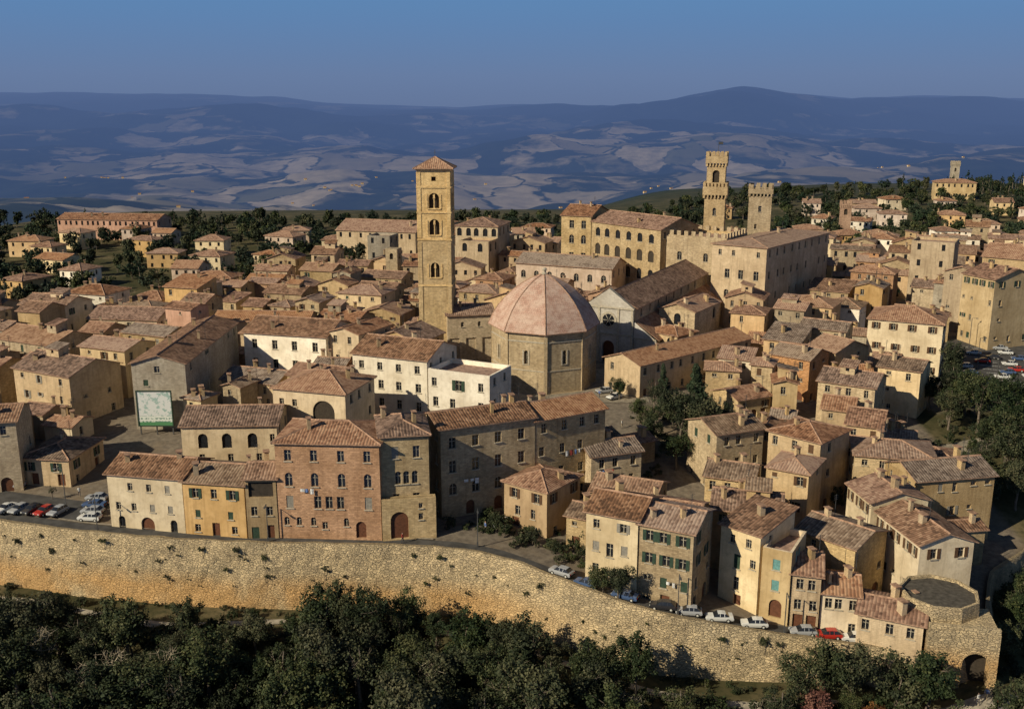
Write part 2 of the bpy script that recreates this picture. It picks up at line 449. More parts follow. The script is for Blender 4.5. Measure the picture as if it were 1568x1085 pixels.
house('loggia_house',-39.0,136.5,-34.5,136.6,7.6,7.5,'g','tan','Amd',2,rm=0,rects=mk(4.5,[(7.0,2.3,3.6,'o',[.5]),(3.2,1.4,.9,'w',[.25,.75]),(-.0,1.9,1.1,'c',[.25]),(.3,2.2,1.1,'d',[.75])]))
house('brick_palazzo',-34.4,136.7,-19.15,135.8,13.1,11,'h','brick','aaad',4,rm=1,rects=mk(15.3,[(12.0,1.7,1.0,'w',e4),(8.5,2.1,1.1,'a',e4),(4.9,1.9,1.05,'c',[.12,.88]),(4.9,1.9,1.05,'w',[.39,.5,.61]),(1.6,1.3,.75,'a',[.08,.2,.34,.66]),(1.1,2.6,1.5,'D',[.8]),(.9,1.1,.8,'w',[.45])]))
house('stone_palazzo',-19.1,136.9,-12.2,138.1,13.9,10,'h','stone','aad',2,rm=0,rects=mk(7,[(12.2,1.8,1.0,'c',[.3]),(12.2,1.8,1.0,'w',[.74]),(8.4,2.0,.9,'a',[.35,.52,.7]),(4.9,1.8,1.0,'w',[.3,.72])]))
house('stone_forebuilding',-19.0,135.6,-11.2,136.9,4.6,1.25,'f','stone','d',2,rects=mk(7.9,[(2.6,4.2,2.6,'D',[.32]),(2.2,1.0,.7,'w',[.72]),(3.8,.8,.6,'w',[.72])]))
house('stone_wing',-10.8,143.0,3.6,149.2,13,9,'g','stone','wwaw',4,rm=0,rects=mk(15.7,[(11.4,1.7,1.1,'w',[.12,.36,.6,.85]),(7.7,1.9,1.1,'w',[.12,.36,.6,.85]),(4.0,1.8,1.2,'a',[.12,.36,.6]),(.9,2.3,1.4,'D',[.3,.6])]))
house('stone_wing',3.7,149.3,15.3,156.1,12.3,9,'g','stone','wrww',4,rm=1)
house('arcaded_house',-55.2,158.1,-39.4,158.8,8.6,11,'g','cream','aww',4,rm=0,rects=mk(15.8,[(7.2,2.6,1.6,'A',[.22,.47,.74]),(7.0,1.3,.8,'w',[.95]),(3.6,1.4,.9,'w',[.2,.5,.8])]))
house('arched_villa',-42.4,169.6,-28.9,165.5,12,12,'h','cream','www',4,rm=1,rects=mk(14.1,[(10.4,5.4,4.2,'B',[.7]),(10.2,1.3,.9,'w',[.12,.3]),(3.6,1.4,.9,'w',[.2,.5,.8])]))
house('white_palazzo',-58.1,210.2,-39.4,205.2,13,14,'g','white','www',4,rm=0,rects=mk(19.3,[(11.6,2.0,1.25,'w',[.13,.38,.62,.87]),(7.4,2.0,1.25,'w',[.13,.38,.62,.87]),(3.6,1.9,1.2,'w',[.13,.38,.62,.87])]))
house('cream_house',-38.9,206.5,-32.1,203.0,14,12,'x','cream','www',2,rm=1)
house('white_palazzo',-30.9,187.2,-16.0,181.1,14,13,'g','white','www',3,rm=0,rects=mk(16.1,[(12.7,1.5,1.1,'w',[.12,.37,.62,.87]),(9.2,1.7,1.15,'w',[.14,.38,.62,.88]),(5.6,1.8,1.1,'w',[.14,.38,.62,.88])]))
house('white_house',-15.8,181.0,-4.1,175.3,12.5,9,'f','white','www',3,rects=mk(13,[(10.9,1.6,1.05,'w',[.1]),(10.9,2.0,1.3,'s',[.5]),(10.9,1.6,1.05,'w',[.86]),(7.2,1.8,1.1,'w',[.12,.4,.86]),(4.0,1.6,1.0,'w',[.12,.5,.86])]))
house('tan_house',-43.5,186,-33,182,10,9,'g','tan','mmm',3,rm=1)
house('tan_house',-57.5,190,-46,186,8,9,'g','cream','mmm',3,rm=2)
house('tall_grey_house',-70.8,179.1,-60.8,179.1,14,36,'x','grey','m--',1,rm=0,rects=[(4.2,5.2,12.2,13.4,'w'),(2,2.9,9.6,10.8,'c')],sidecols=7)
house('pink_house',-80.8,227.7,-73.9,224.6,15,6,'g','pink','qm',1,rm=1)
house('cream_house',-101.8,234.2,-84.6,232.0,11,11,'g','creamw','mm',4,rm=1)
house('terrace_house',-72.4,235.2,-49.3,234.4,10,11,'g','tan','mm',6,rm=1)
house('corner_house',-90.5,151.0,-80.2,153.4,11,10,'g','stone','mmd',2,rm=0)
house('stone_cottage',-81.4,155.6,-72.9,154.6,4,11,'h','tan','sd',2,rm=2,shut=1)
house('terrace_house',-97.2,187.7,-83.2,180.4,11,12,'g','tan','mmm',3,rm=0,attic=1)
house('terrace_house',-90.0,201.5,-79.0,197.0,12,9,'g','cream','mmm',3,rm=1)
house('terrace_house',-86.1,214.8,-75.2,210.0,12,9,'g','tan','mmm',3,rm=2)
house('terrace_house',-113.6,213.3,-98.3,205.8,11,12,'g','stone','mmm',3,rm=0,attic=1)
house('terrace_house',-30.2,209.0,-19.6,204.2,12,11,'x','tan','mm',2,rm=0)
house('chapel',-14.8,222.6,-4.1,224.8,14,10,'g','stone','--',1,rm=0,rects=mk(10.9,[(8.6,5.4,2.3,'n',[.15,.5,.85]),(12.4,1.2,.7,'a',[.32,.68])]))
house('priory_house',1.2,296.4,28.7,283.9,15,13,'g','pinkw','Tw',6,rm=2,rects=mk(30.2,[(13.0,2.2,1.5,'a',[.08,.22,.36,.5,.64,.78,.92])]))
house('praetorian_palace',15.5,312.9,24.5,309.1,27.5,18,'g','stone','TTTT',2,rm=1,rects=mk(9.8,[(26,2.4,1.5,'w',[.35,.75]),(21.5,2.6,1.6,'a',[.35,.75]),(16,2.4,1.5,'w',[.35,.75])]))
house('praetorian_palace',24.7,309.0,42.8,286.1,26,16,'g','stone','TTTT',3,rm=1,rects=mk(29,[(24.4,2.6,2.0,'a',[.1,.24,.4,.56,.72,.88]),(19.6,3.4,2.3,'B',[.1,.24,.4,.56,.72,.88]),(14,3.2,2,'a',[.56,.72,.88])]))
house('battlemented_hall',43.2,288.5,60.0,277.5,24.6,16,'m','stone','TT',4,rects=mk(20,[(20,2.4,1.4,'a',[.3,.7]),(14,2,1.2,'w',[.2,.5,.8])]))
house('town_hall_palace',55.0,272.3,67.5,262.5,24,44,'h','tan','TTTT',4,rm=0,sidecols=9,slope=.14,rects=mk(15.9,[(22.6,1.4,.9,'w',[.15,.4,.85]),(17.4,2.4,1.4,'w',[.3,.55,.83]),(11.8,2.2,1.3,'a',[.3,.55,.83])]))
house('tan_house',-17.7,332.5,-7.8,329.1,17,10,'f','tan','A',2,near=False)
house('loggia_house',-19.9,350.1,-5.0,346.1,20,16,'h','cream','AT',5,near=False,rm=1)
house('warehouse',-68.3,387.1,-36.8,378.7,14,20,'g','tan','TT',8,near=False,rm=1)
house('tower_house',-50.3,345.9,-42.4,344.0,17,9,'f','grey','TTT',2,near=False)
house('tower_house',121.3,301.5,131.8,295.5,21,12,'f','tan','TTTT',2,near=False)
house('hospital_wing',26.2,196.6,54.5,221.3,9,10,'g','tan','wr',10,rm=1)
house('brick_house',55.5,207.1,62.1,201.1,9,9,'g','brick','mmd',2,rm=2)
house('tan_house',65.3,214.0,69.5,207.6,9,11,'g','tan','mmd',2,rm=0)
house('stone_cottage',44.2,186.6,51.4,190.1,4.6,8,'g','stone','md',3,rm=1)
house('stone_house',34.3,158.5,43.0,162.0,7,9,'g','stone','rrd',3,rm=2)
house('stone_house',43.6,161.0,50.4,154.2,7,10,'h','tan','rmd',3,rm=1)
house('stone_cottage',30.7,148.9,37.6,146.1,3.4,8,'g','stone','rd',3,rm=2)
house('stone_house',29.4,136.4,38.8,133.8,3,9,'g','tan','mm',3,rm=0,attic=1)
house('tan_house',40.5,148.6,46.0,145.2,5,8,'h','tan','mmd',2,rm=1)
house('stone_house',41.2,133.6,47.4,126.9,1,9,'g','stone','mmd',2,rm=2)
house('cream_villa',83.9,229.5,98.5,222.2,12,14,'h','creamw','sss',4,rm=1,shut=0,sidecols=4)
house('row_house',59.0,167.5,64.3,165.0,6,10,'g','tan','mmm',2,rm=1)
house('row_house',76.1,200.2,83.1,195.5,8,9,'g','cream','mmm',2,rm=2)
house('row_house',60.3,189.0,69.5,183.3,8,10,'g','stone','mmm',3,rm=0,attic=1)
house('row_house',57.5,176.8,62.5,174.6,6,9,'g','tan','mmm',2,rm=1)
house('row_house',57.2,157.0,69.4,153.8,4,10,'h','stone','mmm',4,rm=0)
house('stone_house',63.4,146.3,76.8,149.0,3.4,9,'g','tan','mmd',5,rm=2)
house('white_row_house',52.6,146.4,53.6,138.7,3,9,'g','creamw','smm',3,rm=1,shut=0)
house('white_row_house',54.2,137.6,55.9,126.0,2,8,'g','creamw','sm',5,rm=0,shut=0)
house('cream_house',10.2,127.3,16.9,124.0,6.5,9,'g','creamw','ssww',3,rm=0,rects=mk(7.5,[(5.5,1.3,.9,'w',[.2]),(5.5,1.3,.9,'s',[.72]),(2.3,1.4,.95,'c',[.2,.75]),(2.3,2.0,1.0,'w',[.47]),(-1.0,1.3,.9,'w',[.2,.75]),(-3.4,2.0,1.0,'d',[.5])]))
house('stone_house',17.1,124.2,23.8,120.8,6,9,'g','stone','ssmd',3,rm=0,shut=1)
house('gabled_cottage',-1.2,143.3,5.2,138.5,4.7,9,'h','ochre','smd',2,rm=1,shut=0)
house('stone_cottage',8.0,136.4,10.8,134.9,2,6,'g','stone','md',1,rm=2)
house('cream_tower_house',28.9,127.7,33.3,123.4,4.5,9,'s','creamw','wssd',2,slope=.15,rm=0,rects=mk(6.1,[(3.4,1.3,.85,'w',[.3,.72]),(.7,2.1,1.0,'c',[.45]),(.6,1.3,.85,'w',[.85]),(-2.6,2.0,.95,'w',[.45]),(-5.2,1.6,1.2,'d',[.5])]))
house('cream_house',33.6,123.2,37.0,121.3,3,8,'f','cream','ssd',2,shut=2,rects=mk(3.9,[(1.6,1.5,1.0,'c',[.5]),(-1.4,1.5,1.0,'c',[.5]),(-4.2,2.6,1.7,'D',[.55])]))
house('tan_house',37.3,121.6,40.9,120.6,0,8,'g','tan','wwd',2,rm=1)
house('white_cottage',41.2,121.0,45.9,119.9,-2.5,7,'g','creamw','wd',3,rm=1)
house('gatehouse_cottage',45.0,117.6,52.2,114.2,-3.6,7,'g','tan','wd',3,rm=1)
house('stone_house',12.0,142.4,21.0,138.5,3.4,8,'g','stone','rmd',3,rm=0)
house('stone_house',12.8,152.0,21.3,155.1,5.4,7,'g','stone','rmm',3,rm=2)
house('stone_cottage',18.5,131.8,25.5,128.8,4.4,7,'g','stone','rmm',2,rm=1)
house('garden_shed',20.5,166,25.5,168.5,2.6,5,'g','stone','m',2,rm=1)
house('stone_cottage',14,163.5,19,166.5,4,6,'g','tan','md',2,rm=2)
house('stone_cottage',66,140.5,72.5,141.5,-2.5,4.5,'g','stone','m',2,rm=0)
house('row_house',118.2,258.3,121.9,248.2,18,14,'g','cream','smmm',4,rm=1,shut=1)
house('row_house',131.0,275.5,143.2,265.8,20,16,'g','tan','mmmmm',4,rm=1,shut=1)
house('row_house',124.5,262.5,129.5,268,17,9,'g','tan','mmmm',2,rm=1,shut=1)
house('long_barracks',-205,450,-158,444,11.5,14,'g','pink','TT',18,near=False,rm=1)

# ------------------------------------------------------------------ bell tower
def bell_tower():
    par=empty('cathedral_bell_tower')
    cx,cy=-17.3,227.5;hw=3.75;th=radians(2)
    d=Vector((cos(th),-sin(th)));n=Vector((d.y,-d.x))
    c=Vector((cx,cy));mats=[WM['tower'],WM['stone']]
    mw=MB(mats);md=MB([GLASS,SH[0],SILL,DOORM,INSIDE])
    P=[c-d*hw+n*hw,c+d*hw+n*hw,c+d*hw-n*hw,c-d*hw-n*hw]
    W2=2*hw
    for i in range(4):
        a,b=P[i],P[(i+1)%4];m=hw
        facade(mw,md,a,b,-1,31.2,[(m-1.0,m+1.0,22.6,26.0,'B')],rec=.9,wm=1)
        facade(mw,md,a,b,31.2,47,[(m-1.15,m+1.15,32.3,35.8,'B'),(m-1.15,m+1.15,38.2,41.6,'B'),(m-.5,m+.5,44.2,45.2,'o')],rec=.9,wm=0)
        dd=(b-a).normalized();nn=Vector((dd.y,-dd.x));mm=(a+b)/2
        for z0,z1 in ((22.6,26.0),(32.3,35.8),(38.2,41.6)):
            mw.box(mm-nn*.35,dd,.11,.12,z0,z1-1.25,0)
            mw.box(mm-nn*.35,dd,.25,.22,z1-1.25,z1-1.0,0)
            mw.box(mm-nn*.35,dd,.2,.11,z1-1.0,z1-.02,0)
            mw.box(mm+nn*.08,dd,1.5,.12,z0-.25,z0-.01,0)
            for sg in (-1,1): mw.box(mm+nn*.04+dd*sg*1.55,dd,.16,.08,z0,z1-.3,0)
        for q in (a+dd*.45,b-dd*.45):
            mw.box(q+nn*.05,dd,.42,.07,31.6,46.2,0)
            mw.box(q+nn*.05,dd,.42,.07,2,30.6,1)
    for z in (20.6,31.0,37.1,42.7): mw.box(c,d,hw+.18,hw+.18,z,z+.35,0)
    mw.box(c,d,hw+.3,hw+.3,46.6,47.0,0)
    mw.obj('shaft',par);md.obj('openings',par)
    o=hw+.75
    V=[tuple((c+d*a*o-n*b*o))+(47.0,) for a,b in ((-1,-1),(1,-1),(1,1),(-1,1))]+[(cx,cy,49.4)]
    roofmesh([[0,1,4],[1,2,4],[2,3,4],[3,0,4]],V,[RM[1],RIDGE]).obj('pyramid_roof',par)
    mb=MB([METAL]);mb.box((cx,cy),(1,0),.04,.04,49.2,51,0);mb.box((cx,cy),(1,0),.3,.03,50.3,50.36,0);mb.obj('cross',par)
    occ_add(P[0],d,-n,W2,W2,2)
bell_tower()

# ------------------------------------------------------------------ baptistery
def baptistery():
    par=empty('octagonal_baptistery');c=Vector((6.9,210.2));r=11.3
    mw=MB([WM['stone'],SILL]);md=MB([GLASS,SH[0],SILL,DOORM,INSIDE])
    A=[-pi/2+pi/4*i for i in range(8)]
    P=[c+Vector((cos(a),sin(a)))*r for a in A]
    for i in range(8):
        a,b=P[i],P[(i+1)%8];L=(b-a).length;dd=(b-a)/L;nn=Vector((dd.y,-dd.x))
        rr=[(L/2-.4,L/2+.4,8.3,11.2,'a')]
        if i==3: rr.append((L/2-1.3,L/2+1.3,1.4,5.6,'D'))
        facade(mw,md,a,b,-.5,15.2,rr,rec=.6)
        mm=(a+b)/2
        mw.box(mm+nn*.05,dd,L/2+.05,.08,13.0,13.25,1)
        mw.box(mm+nn*.04,dd,L/2+.04,.06,6.9,7.1,1)
        mw.box(mm+nn*.12,dd,L/2+.12,.2,14.75,15.2,0)
        mw.box(mm+nn*.12,dd,L/2+.1,.2,-.5,2.2,0)
        for sg in (-1,1): mw.box(mm+nn*.04+dd*sg*.62,dd,.14,.06,8.1,11.3,1)
        mw.box(a+(a-c).normalized()*-.2,((a-c).normalized()),.3,.38,-.4,14.8,0)
    mw.obj('drum',par);md.obj('windows_and_door',par)
    prof=[(12.1,15.05),(11.9,15.35),(11.0,17.1),(9.9,18.9),(8.5,20.6),(6.8,22.2),(4.9,23.6),(2.8,24.8),(.5,25.7)]
    t=NT('dome_tiles')
    uv=t.n('ShaderNodeUVMap').outputs[0];br=t.n('ShaderNodeTexBrick');t.link(uv,br.inputs['Vector'])
    br.inputs['Scale'].default_value=1;br.inputs['Brick Width'].default_value=.5;br.inputs['Row Height'].default_value=.42;br.inputs['Mortar Size'].default_value=.03
    br.inputs['Color1'].default_value=(.54,.335,.25,1);br.inputs['Color2'].default_value=(.42,.245,.18,1);br.inputs['Mortar'].default_value=(.24,.15,.115,1)
    nz=t.noise(uv,.45,4,.7);nz2=t.noise(uv,2.5,3,.7)
    col=t.mix(t.mapr(nz,.38,.6,0,.75),br.outputs['Color'],(.58,.44,.35))
    col=t.mix(t.mapr(nz2,.53,.70,0,.7),col,(.26,.175,.13))
    t.bsdf(col,.9,t.math('ADD',nz2,t.math('MULTIPLY',br.outputs['Fac'],-.8)),.06,.8)
    md=MB([t.m,RIDGE])
    for i in range(8):
        a0,a1=A[i],A[(i+1)%8]
        for (r0,z0),(r1,z1) in zip(prof,prof[1:]):
            q=lambda a,r,z:(c.x+cos(a)*r,c.y+sin(a)*r,z)
            w0=r0*.765/2;w1=r1*.765/2
            md.poly([q(a0,r0,z0),q(a1,r0,z0),q(a1,r1,z1),q(a0,r1,z1)],0,[(-w0+i*20,z0*1.2),(w0+i*20,z0*1.2),(w1+i*20,z1*1.2),(-w1+i*20,z1*1.2)])
            dirn=Vector((cos(a0),sin(a0),0));s=Vector((-sin(a0),cos(a0),0))*.13;up=Vector((0,0,.14))+dirn*.06
            p0=Vector(q(a0,r0,z0));p1=Vector(q(a0,r1,z1))
            md.poly([p0+s,p1+s,p1+up,p0+up],1);md.poly([p0+up,p1+up,p1-s,p0-s],1)
        e0=(c.x+cos(a0)*12.1,c.y+sin(a0)*12.1);e1=(c.x+cos(a1)*12.1,c.y+sin(a1)*12.1)
        md.poly([e0+(14.85,),e1+(14.85,),e1+(15.05,),e0+(15.05,)],1)
        f0=(P[i].x,P[i].y,14.85);f1=(P[(i+1)%8].x,P[(i+1)%8].y,14.85)
        md.poly([f0,f1,e1+(14.85,),e0+(14.85,)],1)
    md.obj('dome',par)
    k=MB([SILL])
    N=10
    kp=[(.75,25.5),(.75,25.8),(.35,25.95),(.35,26.3),(.55,26.6),(.4,26.95),(.0,27.1)]
    for i in range(N):
        a,b=2*pi*i/N,2*pi*(i+1)/N
        for (r0,z0),(r1,z1) in zip(kp,kp[1:]):
            k.poly([(c.x+cos(a)*r0,c.y+sin(a)*r0,z0),(c.x+cos(b)*r0,c.y+sin(b)*r0,z0),(c.x+cos(b)*r1+1e-4,c.y+sin(b)*r1,z1),(c.x+cos(a)*r1,c.y+sin(a)*r1,z1)],0)
    k.obj('finial',par,smooth=True)
    occ_add(c-Vector((13,13)),Vector((1,0)),Vector((0,1)),26,26)
baptistery()

# ------------------------------------------------------------------ cathedral
def cathedral():
    par=empty('cathedral')
    F=Vector((22.5,227));ex=Vector((.89,-.457)).normalized();ey=Vector((-ex.y,ex.x))
    mw=MB([WM['marble'],WM['stone'],SILL]);md=MB([GLASS,SH[0],SILL,DOORM,INSIDE])
    hw=6.2;z0=0
    def P(a,b): return F+ex*a+ey*b
    zc=15.2;zp=18.6;Ln=58
    def P3(a,b,z):
        q=P(a,b);return (q.x,q.y,z)
    facade(mw,md,P(-hw,0),P(hw,0),z0,zc,[(hw-1.5,hw+1.5,z0+.6,7.2,'D')],rec=.8,wm=0)
    fr=zp+.9
    mw.poly([P3(-hw,0,zc),P3(hw,0,zc),P3(0,0,fr)],0)
    mw.poly([P3(hw,.8,zc),P3(-hw,.8,zc),P3(0,.8,fr)],1)
    for sg in (-1,1):
        a,b=P3(sg*hw,-.15,zc),P3(0,-.15,fr+.15);c_,d_=P3(0,.9,fr+.15),P3(sg*hw,.9,zc)
        mw.poly([a,b,c_,d_] if sg<0 else [b,a,d_,c_],2)
    mw.box(P(0,-.12),ex,hw+.1,.12,8.6,9.0,2);mw.box(P(0,-.14),ex,hw+.1,.14,14.9,15.25,2)
    N=20;rz=12.1
    def ring(r,o): return [P3(r*cos(2*pi*i/N),o,rz+r*sin(2*pi*i/N)) for i in range(N)]
    r2,r1,r0=ring(2.0,-.16),ring(1.5,-.16),ring(1.5,-.05)
    rb=ring(2.0,-.002)
    for i in range(N):
        j=(i+1)%N
        mw.poly([r2[i],r2[j],r1[j],r1[i]],2);mw.poly([r1[i],r1[j],r0[j],r0[i]],2);mw.poly([rb[i],rb[j],r2[j],r2[i]],2)
    md.poly(r0,0)
    for i in range(6):
        a=2*pi*i/6
        md.poly([P3(cos(a+.06)*1.45,-.1,rz+sin(a+.06)*1.45),P3(0,-.1,rz-.05),P3(cos(a-.06)*1.45,-.1,rz+sin(a-.06)*1.45)],2)
    for u in (-hw+.4,-2.4,2.4,hw-.4): mw.box(P(u,-.1),ex,.3,.12,z0,8.6,2);mw.box(P(u,-.1),ex,.25,.1,9.0,14.9,2)
    aw=5.5
    for sg in (-1,1):
        a0,a1=(-hw-aw,-hw) if sg<0 else (hw,hw+aw);m=aw/2
        facade(mw,md,P(a0,.3),P(a1,.3),z0,8.2,[(m-1,m+1,z0+.6,5.4,'D')],rec=.6,wm=0)
        hi,lo=12.2,8.2
        mw.poly([P3(a0,.3,8.2),P3(a1,.3,8.2),P3(a1 if sg<0 else a0,.3,hi)],0)
        mw.box(P((a0+a1)/2,.18),ex,aw/2,.12,8.2,8.5,2)
        A_,B_=(P(a0,Ln),P(a0,.3)) if sg<0 else (P(a1,.3),P(a1,Ln))
        facade(mw,md,A_,B_,z0-2,8.2,[(u,u+1,4.4,7,'a') for u in range(5,52,7)],rec=.4,wm=1)
        A_,B_=(P(-hw,Ln),P(-hw,.5)) if sg<0 else (P(hw,.5),P(hw,Ln))
        facade(mw,md,A_,B_,11,zc+.2,[(u,u+.9,12.9,14.6,'a') for u in range(4,52,6)],rec=.4,wm=1)
        o=.5
        V=[P3(a0-(o if sg<0 else 0),.9,lo if sg<0 else hi),P3(a1+(o if sg>0 else 0),.9,hi if sg<0 else lo),P3(a1+(o if sg>0 else 0),Ln,hi if sg<0 else lo),P3(a0-(o if sg<0 else 0),Ln,lo if sg<0 else hi)]
        V2=[V[3],V[0],V[1],V[2]] if sg<0 else [V[1],V[2],V[3],V[0]]
        roofmesh([[0,1,2,3]],V2,[RM[1],RIDGE]).obj('aisle_roof',par)
    mw.obj('facade_and_walls',par);md.obj('windows_and_portals',par)
    o=.6
    V=[P3(-hw-o,.9,zc),P3(hw+o,.9,zc),P3(hw+o,Ln,zc),P3(-hw-o,Ln,zc),P3(0,.9,zp),P3(0,Ln,zp)]
    roofmesh([[1,2,5,4],[3,0,4,5]],V,[RM[0],RIDGE]).obj('nave_roof',par)
    mb=MB([WM['stone']]);mb.poly([P3(hw,Ln-.1,-1),P3(-hw,Ln-.1,-1),P3(-hw,Ln-.1,zc),P3(0,Ln-.1,zp-.1),P3(hw,Ln-.1,zc)],0);mb.obj('apse_wall',par)
    occ_add(P(-12,-14),ex,ey,24,74,1)
cathedral()
house('chapel_aisle',35.6,236.6,43.4,231.6,13,16,'x','stone','A-',1,rm=1,sidecols=2)
house('canons_house',37.8,221.5,43.0,226.6,9.5,9,'h','tan','AT',2,rm=1)

# ------------------------------------------------------------------ towers
def tower(name,cx,cy,tiers,wm,th=radians(15)):
    par=empty(name);d=Vector((cos(th),-sin(th)));n=Vector((d.y,-d.x));c=Vector((cx,cy))
    mw=MB([WM[wm],SILL]);md=MB([GLASS,SH[0],SILL,DOORM,INSIDE])
    for (hw,z0,z1,ops,mer) in tiers:
        P=[c-d*hw+n*hw,c+d*hw+n*hw,c+d*hw-n*hw,c-d*hw-n*hw]
        for i in range(4):
            a,b=P[i],P[(i+1)%4]
            facade(mw,md,a,b,z0,z1,[(hw+q-w/2,hw+q+w/2,za,zb,k) for q,w,za,zb,k in ops],rec=.6)
        mw.poly([(q.x,q.y,z1) for q in P],0);mw.poly([(q.x,q.y,z0) for q in reversed(P)],0)
        if mer:
            for i in range(4):
                a,b=P[i],P[(i+1)%4];dd=(b-a).normalized();nn=Vector((-dd.y,dd.x));k=mer
                for j in range(k):
                    m=a+dd*((j+.5)*(2*hw)/k)+nn*.25;mw.box(m,dd,hw/k*.62,.22,z1+.003,z1+1.25,0)
                for j in range(7):
                    m=a+dd*((j+.5)*(2*hw)/7)+nn*.35;mw.box(m,dd,.2,.28,z0-.9,z0-.003,0)
    mw.obj('masonry',par);md.obj('openings',par)
    return par
p_=tower('town_hall_tower',60.8,300,[(3.0,10,34.2,[(0,1.0,29,31.2,'a')],0),(3.6,35.0,37.4,[],7),(2.7,37.4,43.6,[(0,2.0,38.6,42.2,'B')],0),(3.15,44.2,46.2,[],5)],'tower')
mb=MB([METAL]);mb.box((61,300),(1,0),.05,.05,46.2,50.5,0);mb.box((61.7,300),(1,0),.6,.02,49.5,50.3,0);mb.obj('flagpole',p_)
tower('battlemented_tower',74.3,300,[(3.3,8,34.6,[(0,.9,30,31.8,'w'),(-1,.7,25,26.4,'w')],0),(3.6,35.4,36.8,[],4)],'stone')
tower('brick_bell_turret',150,450,[(2.4,3,17.5,[(0,1.5,13.5,16.2,'B')],0),(2.7,17.6,18.4,[],4)],'brick')
tower('fortress_tower',298,680,[(2.6,5,23,[(0,1.2,18.5,21,'B')],0),(2.9,23.1,24.2,[],4)],'grey')
tower('stone_turret',-38,318,[(2.0,3,16.4,[(0,1.2,13,15,'B')],0)],'stone')

# ------------------------------------------------------------------ city wall
def citywall():
    t=NT('city_wall_masonry');uv=t.n('ShaderNodeUVMap').outputs[0]
    vo=t.n('ShaderNodeTexVoronoi');mp=t.n('ShaderNodeMapping');mp.inputs['Scale'].default_value=(2.0,3.8,1)
    nzv=t.n('ShaderNodeTexNoise');nzv.inputs['Scale'].default_value=1.2;t.link(uv,nzv.inputs['Vector'])
    mx=t.n('ShaderNodeVectorMath',operation='MULTIPLY_ADD');t.link(nzv.outputs['Color'],mx.inputs[0]);mx.inputs[1].default_value=(.5,.3,0);t.link(uv,mx.inputs[2])
    t.link(mx.outputs[0],mp.inputs[0]);t.link(mp.outputs[0],vo.inputs['Vector']);vo.inputs['Scale'].default_value=1
    ve=t.n('ShaderNodeTexVoronoi',feature='DISTANCE_TO_EDGE');t.link(mp.outputs[0],ve.inputs['Vector']);ve.inputs['Scale'].default_value=1
    big=t.noise(uv,.07,4,.65);mid=t.noise(uv,.45,5,.7);fine=t.noise(uv,3.5,3,.7)
    mp2=t.n('ShaderNodeMapping');mp2.inputs['Scale'].default_value=(.5,.07,1);t.link(uv,mp2.inputs[0]);streak=t.noise(mp2.outputs[0],1,4,.65)
    sep=t.n('ShaderNodeSeparateColor');t.link(vo.outputs['Color'],sep.inputs[0])
    col=t.ramp(big,[(.3,(.54,.44,.28)),(.5,(.62,.485,.29)),(.7,(.46,.37,.235))])
    br=t.mix(sep.outputs[0],(.76,.76,.76),(1.14,1.12,1.08));col=t.mix(1,col,br,'MULTIPLY')
    col=t.mix(t.mapr(mid,.5,.70,0,.65),col,(.29,.225,.14))
    col=t.mix(t.mapr(streak,.5,.68,0,.5),col,(.26,.21,.14))
    col=t.mix(t.mapr(ve.outputs['Distance'],0,.09,.42,0),col,(.16,.125,.08))
    s2=t.n('ShaderNodeSeparateXYZ');t.link(uv,s2.inputs[0])
    low=t.math('MULTIPLY',t.mapr(s2.outputs[1],-8.3,-5.5,1,0),t.mapr(t.noise(uv,.1,3),.34,.5))
    low=t.math('MULTIPLY',low,t.mapr(s2.outputs[0],205,225,1,0))
    col=t.mix(t.math('MULTIPLY',low,.8),col,(.56,.33,.13))
    h=t.math('ADD',t.math('MULTIPLY',t.mapr(ve.outputs['Distance'],0,.12),.6),t.math('ADD',t.math('MULTIPLY',fine,.7),mid))
    t.bsdf(col,.95,h,.18,1)
    mb=MB([t.m,SILL]);pts=[];x=-200.0
    while x<=200: pts.append(Vector((x,wallY(x))));x+=.8
    s=0;S=[0]
    for a,b in zip(pts,pts[1:]): s+=(b-a).length;S.append(s)
    def nrm(i):
        a=pts[max(0,i-1)];b=pts[min(len(pts)-1,i+1)];d=(b-a).normalized();return Vector((d.y,-d.x))
    cols=[];K=10
    for i,pnt in enumerate(pts):
        n=nrm(i);zi=Gin(pnt.x,pnt.y)+.95;zo=Gout(pnt.x,pnt.y,-1)-1.5
        zi+= .2*noise.noise(Vector((pnt.x*.3,0,0)))
        row=[]
        for k in range(K+1):
            z=zo+(zi-zo)*k/K;bt=.9*(1-k/K)
            q=pnt+n*(.45+bt+.3*noise.noise(Vector((S[i]*.2,z*.3,0)))+.14*noise.noise(Vector((S[i]*.8,z*.9,5))))
            row.append((q.x,q.y,z))
        q=pnt+n*-.1;row.append((q.x,q.y,zi));row.append((q.x,q.y,zi-1.6))
        cols.append(row)
    for i in range(len(pts)-1):
        a,b=cols[i],cols[i+1]
        for k in range(K+2):
            f=lambda r,kk:r[kk][2] if kk<=K else r[kk][2]+kk*.5
            mb.poly([a[k],b[k],b[k+1],a[k+1]],0,[(S[i],f(a,k)),(S[i+1],f(b,k)),(S[i+1],f(b,k+1)),(S[i],f(a,k+1))])
    mb.obj('city_wall')
    return t.m
WALLM=citywall()

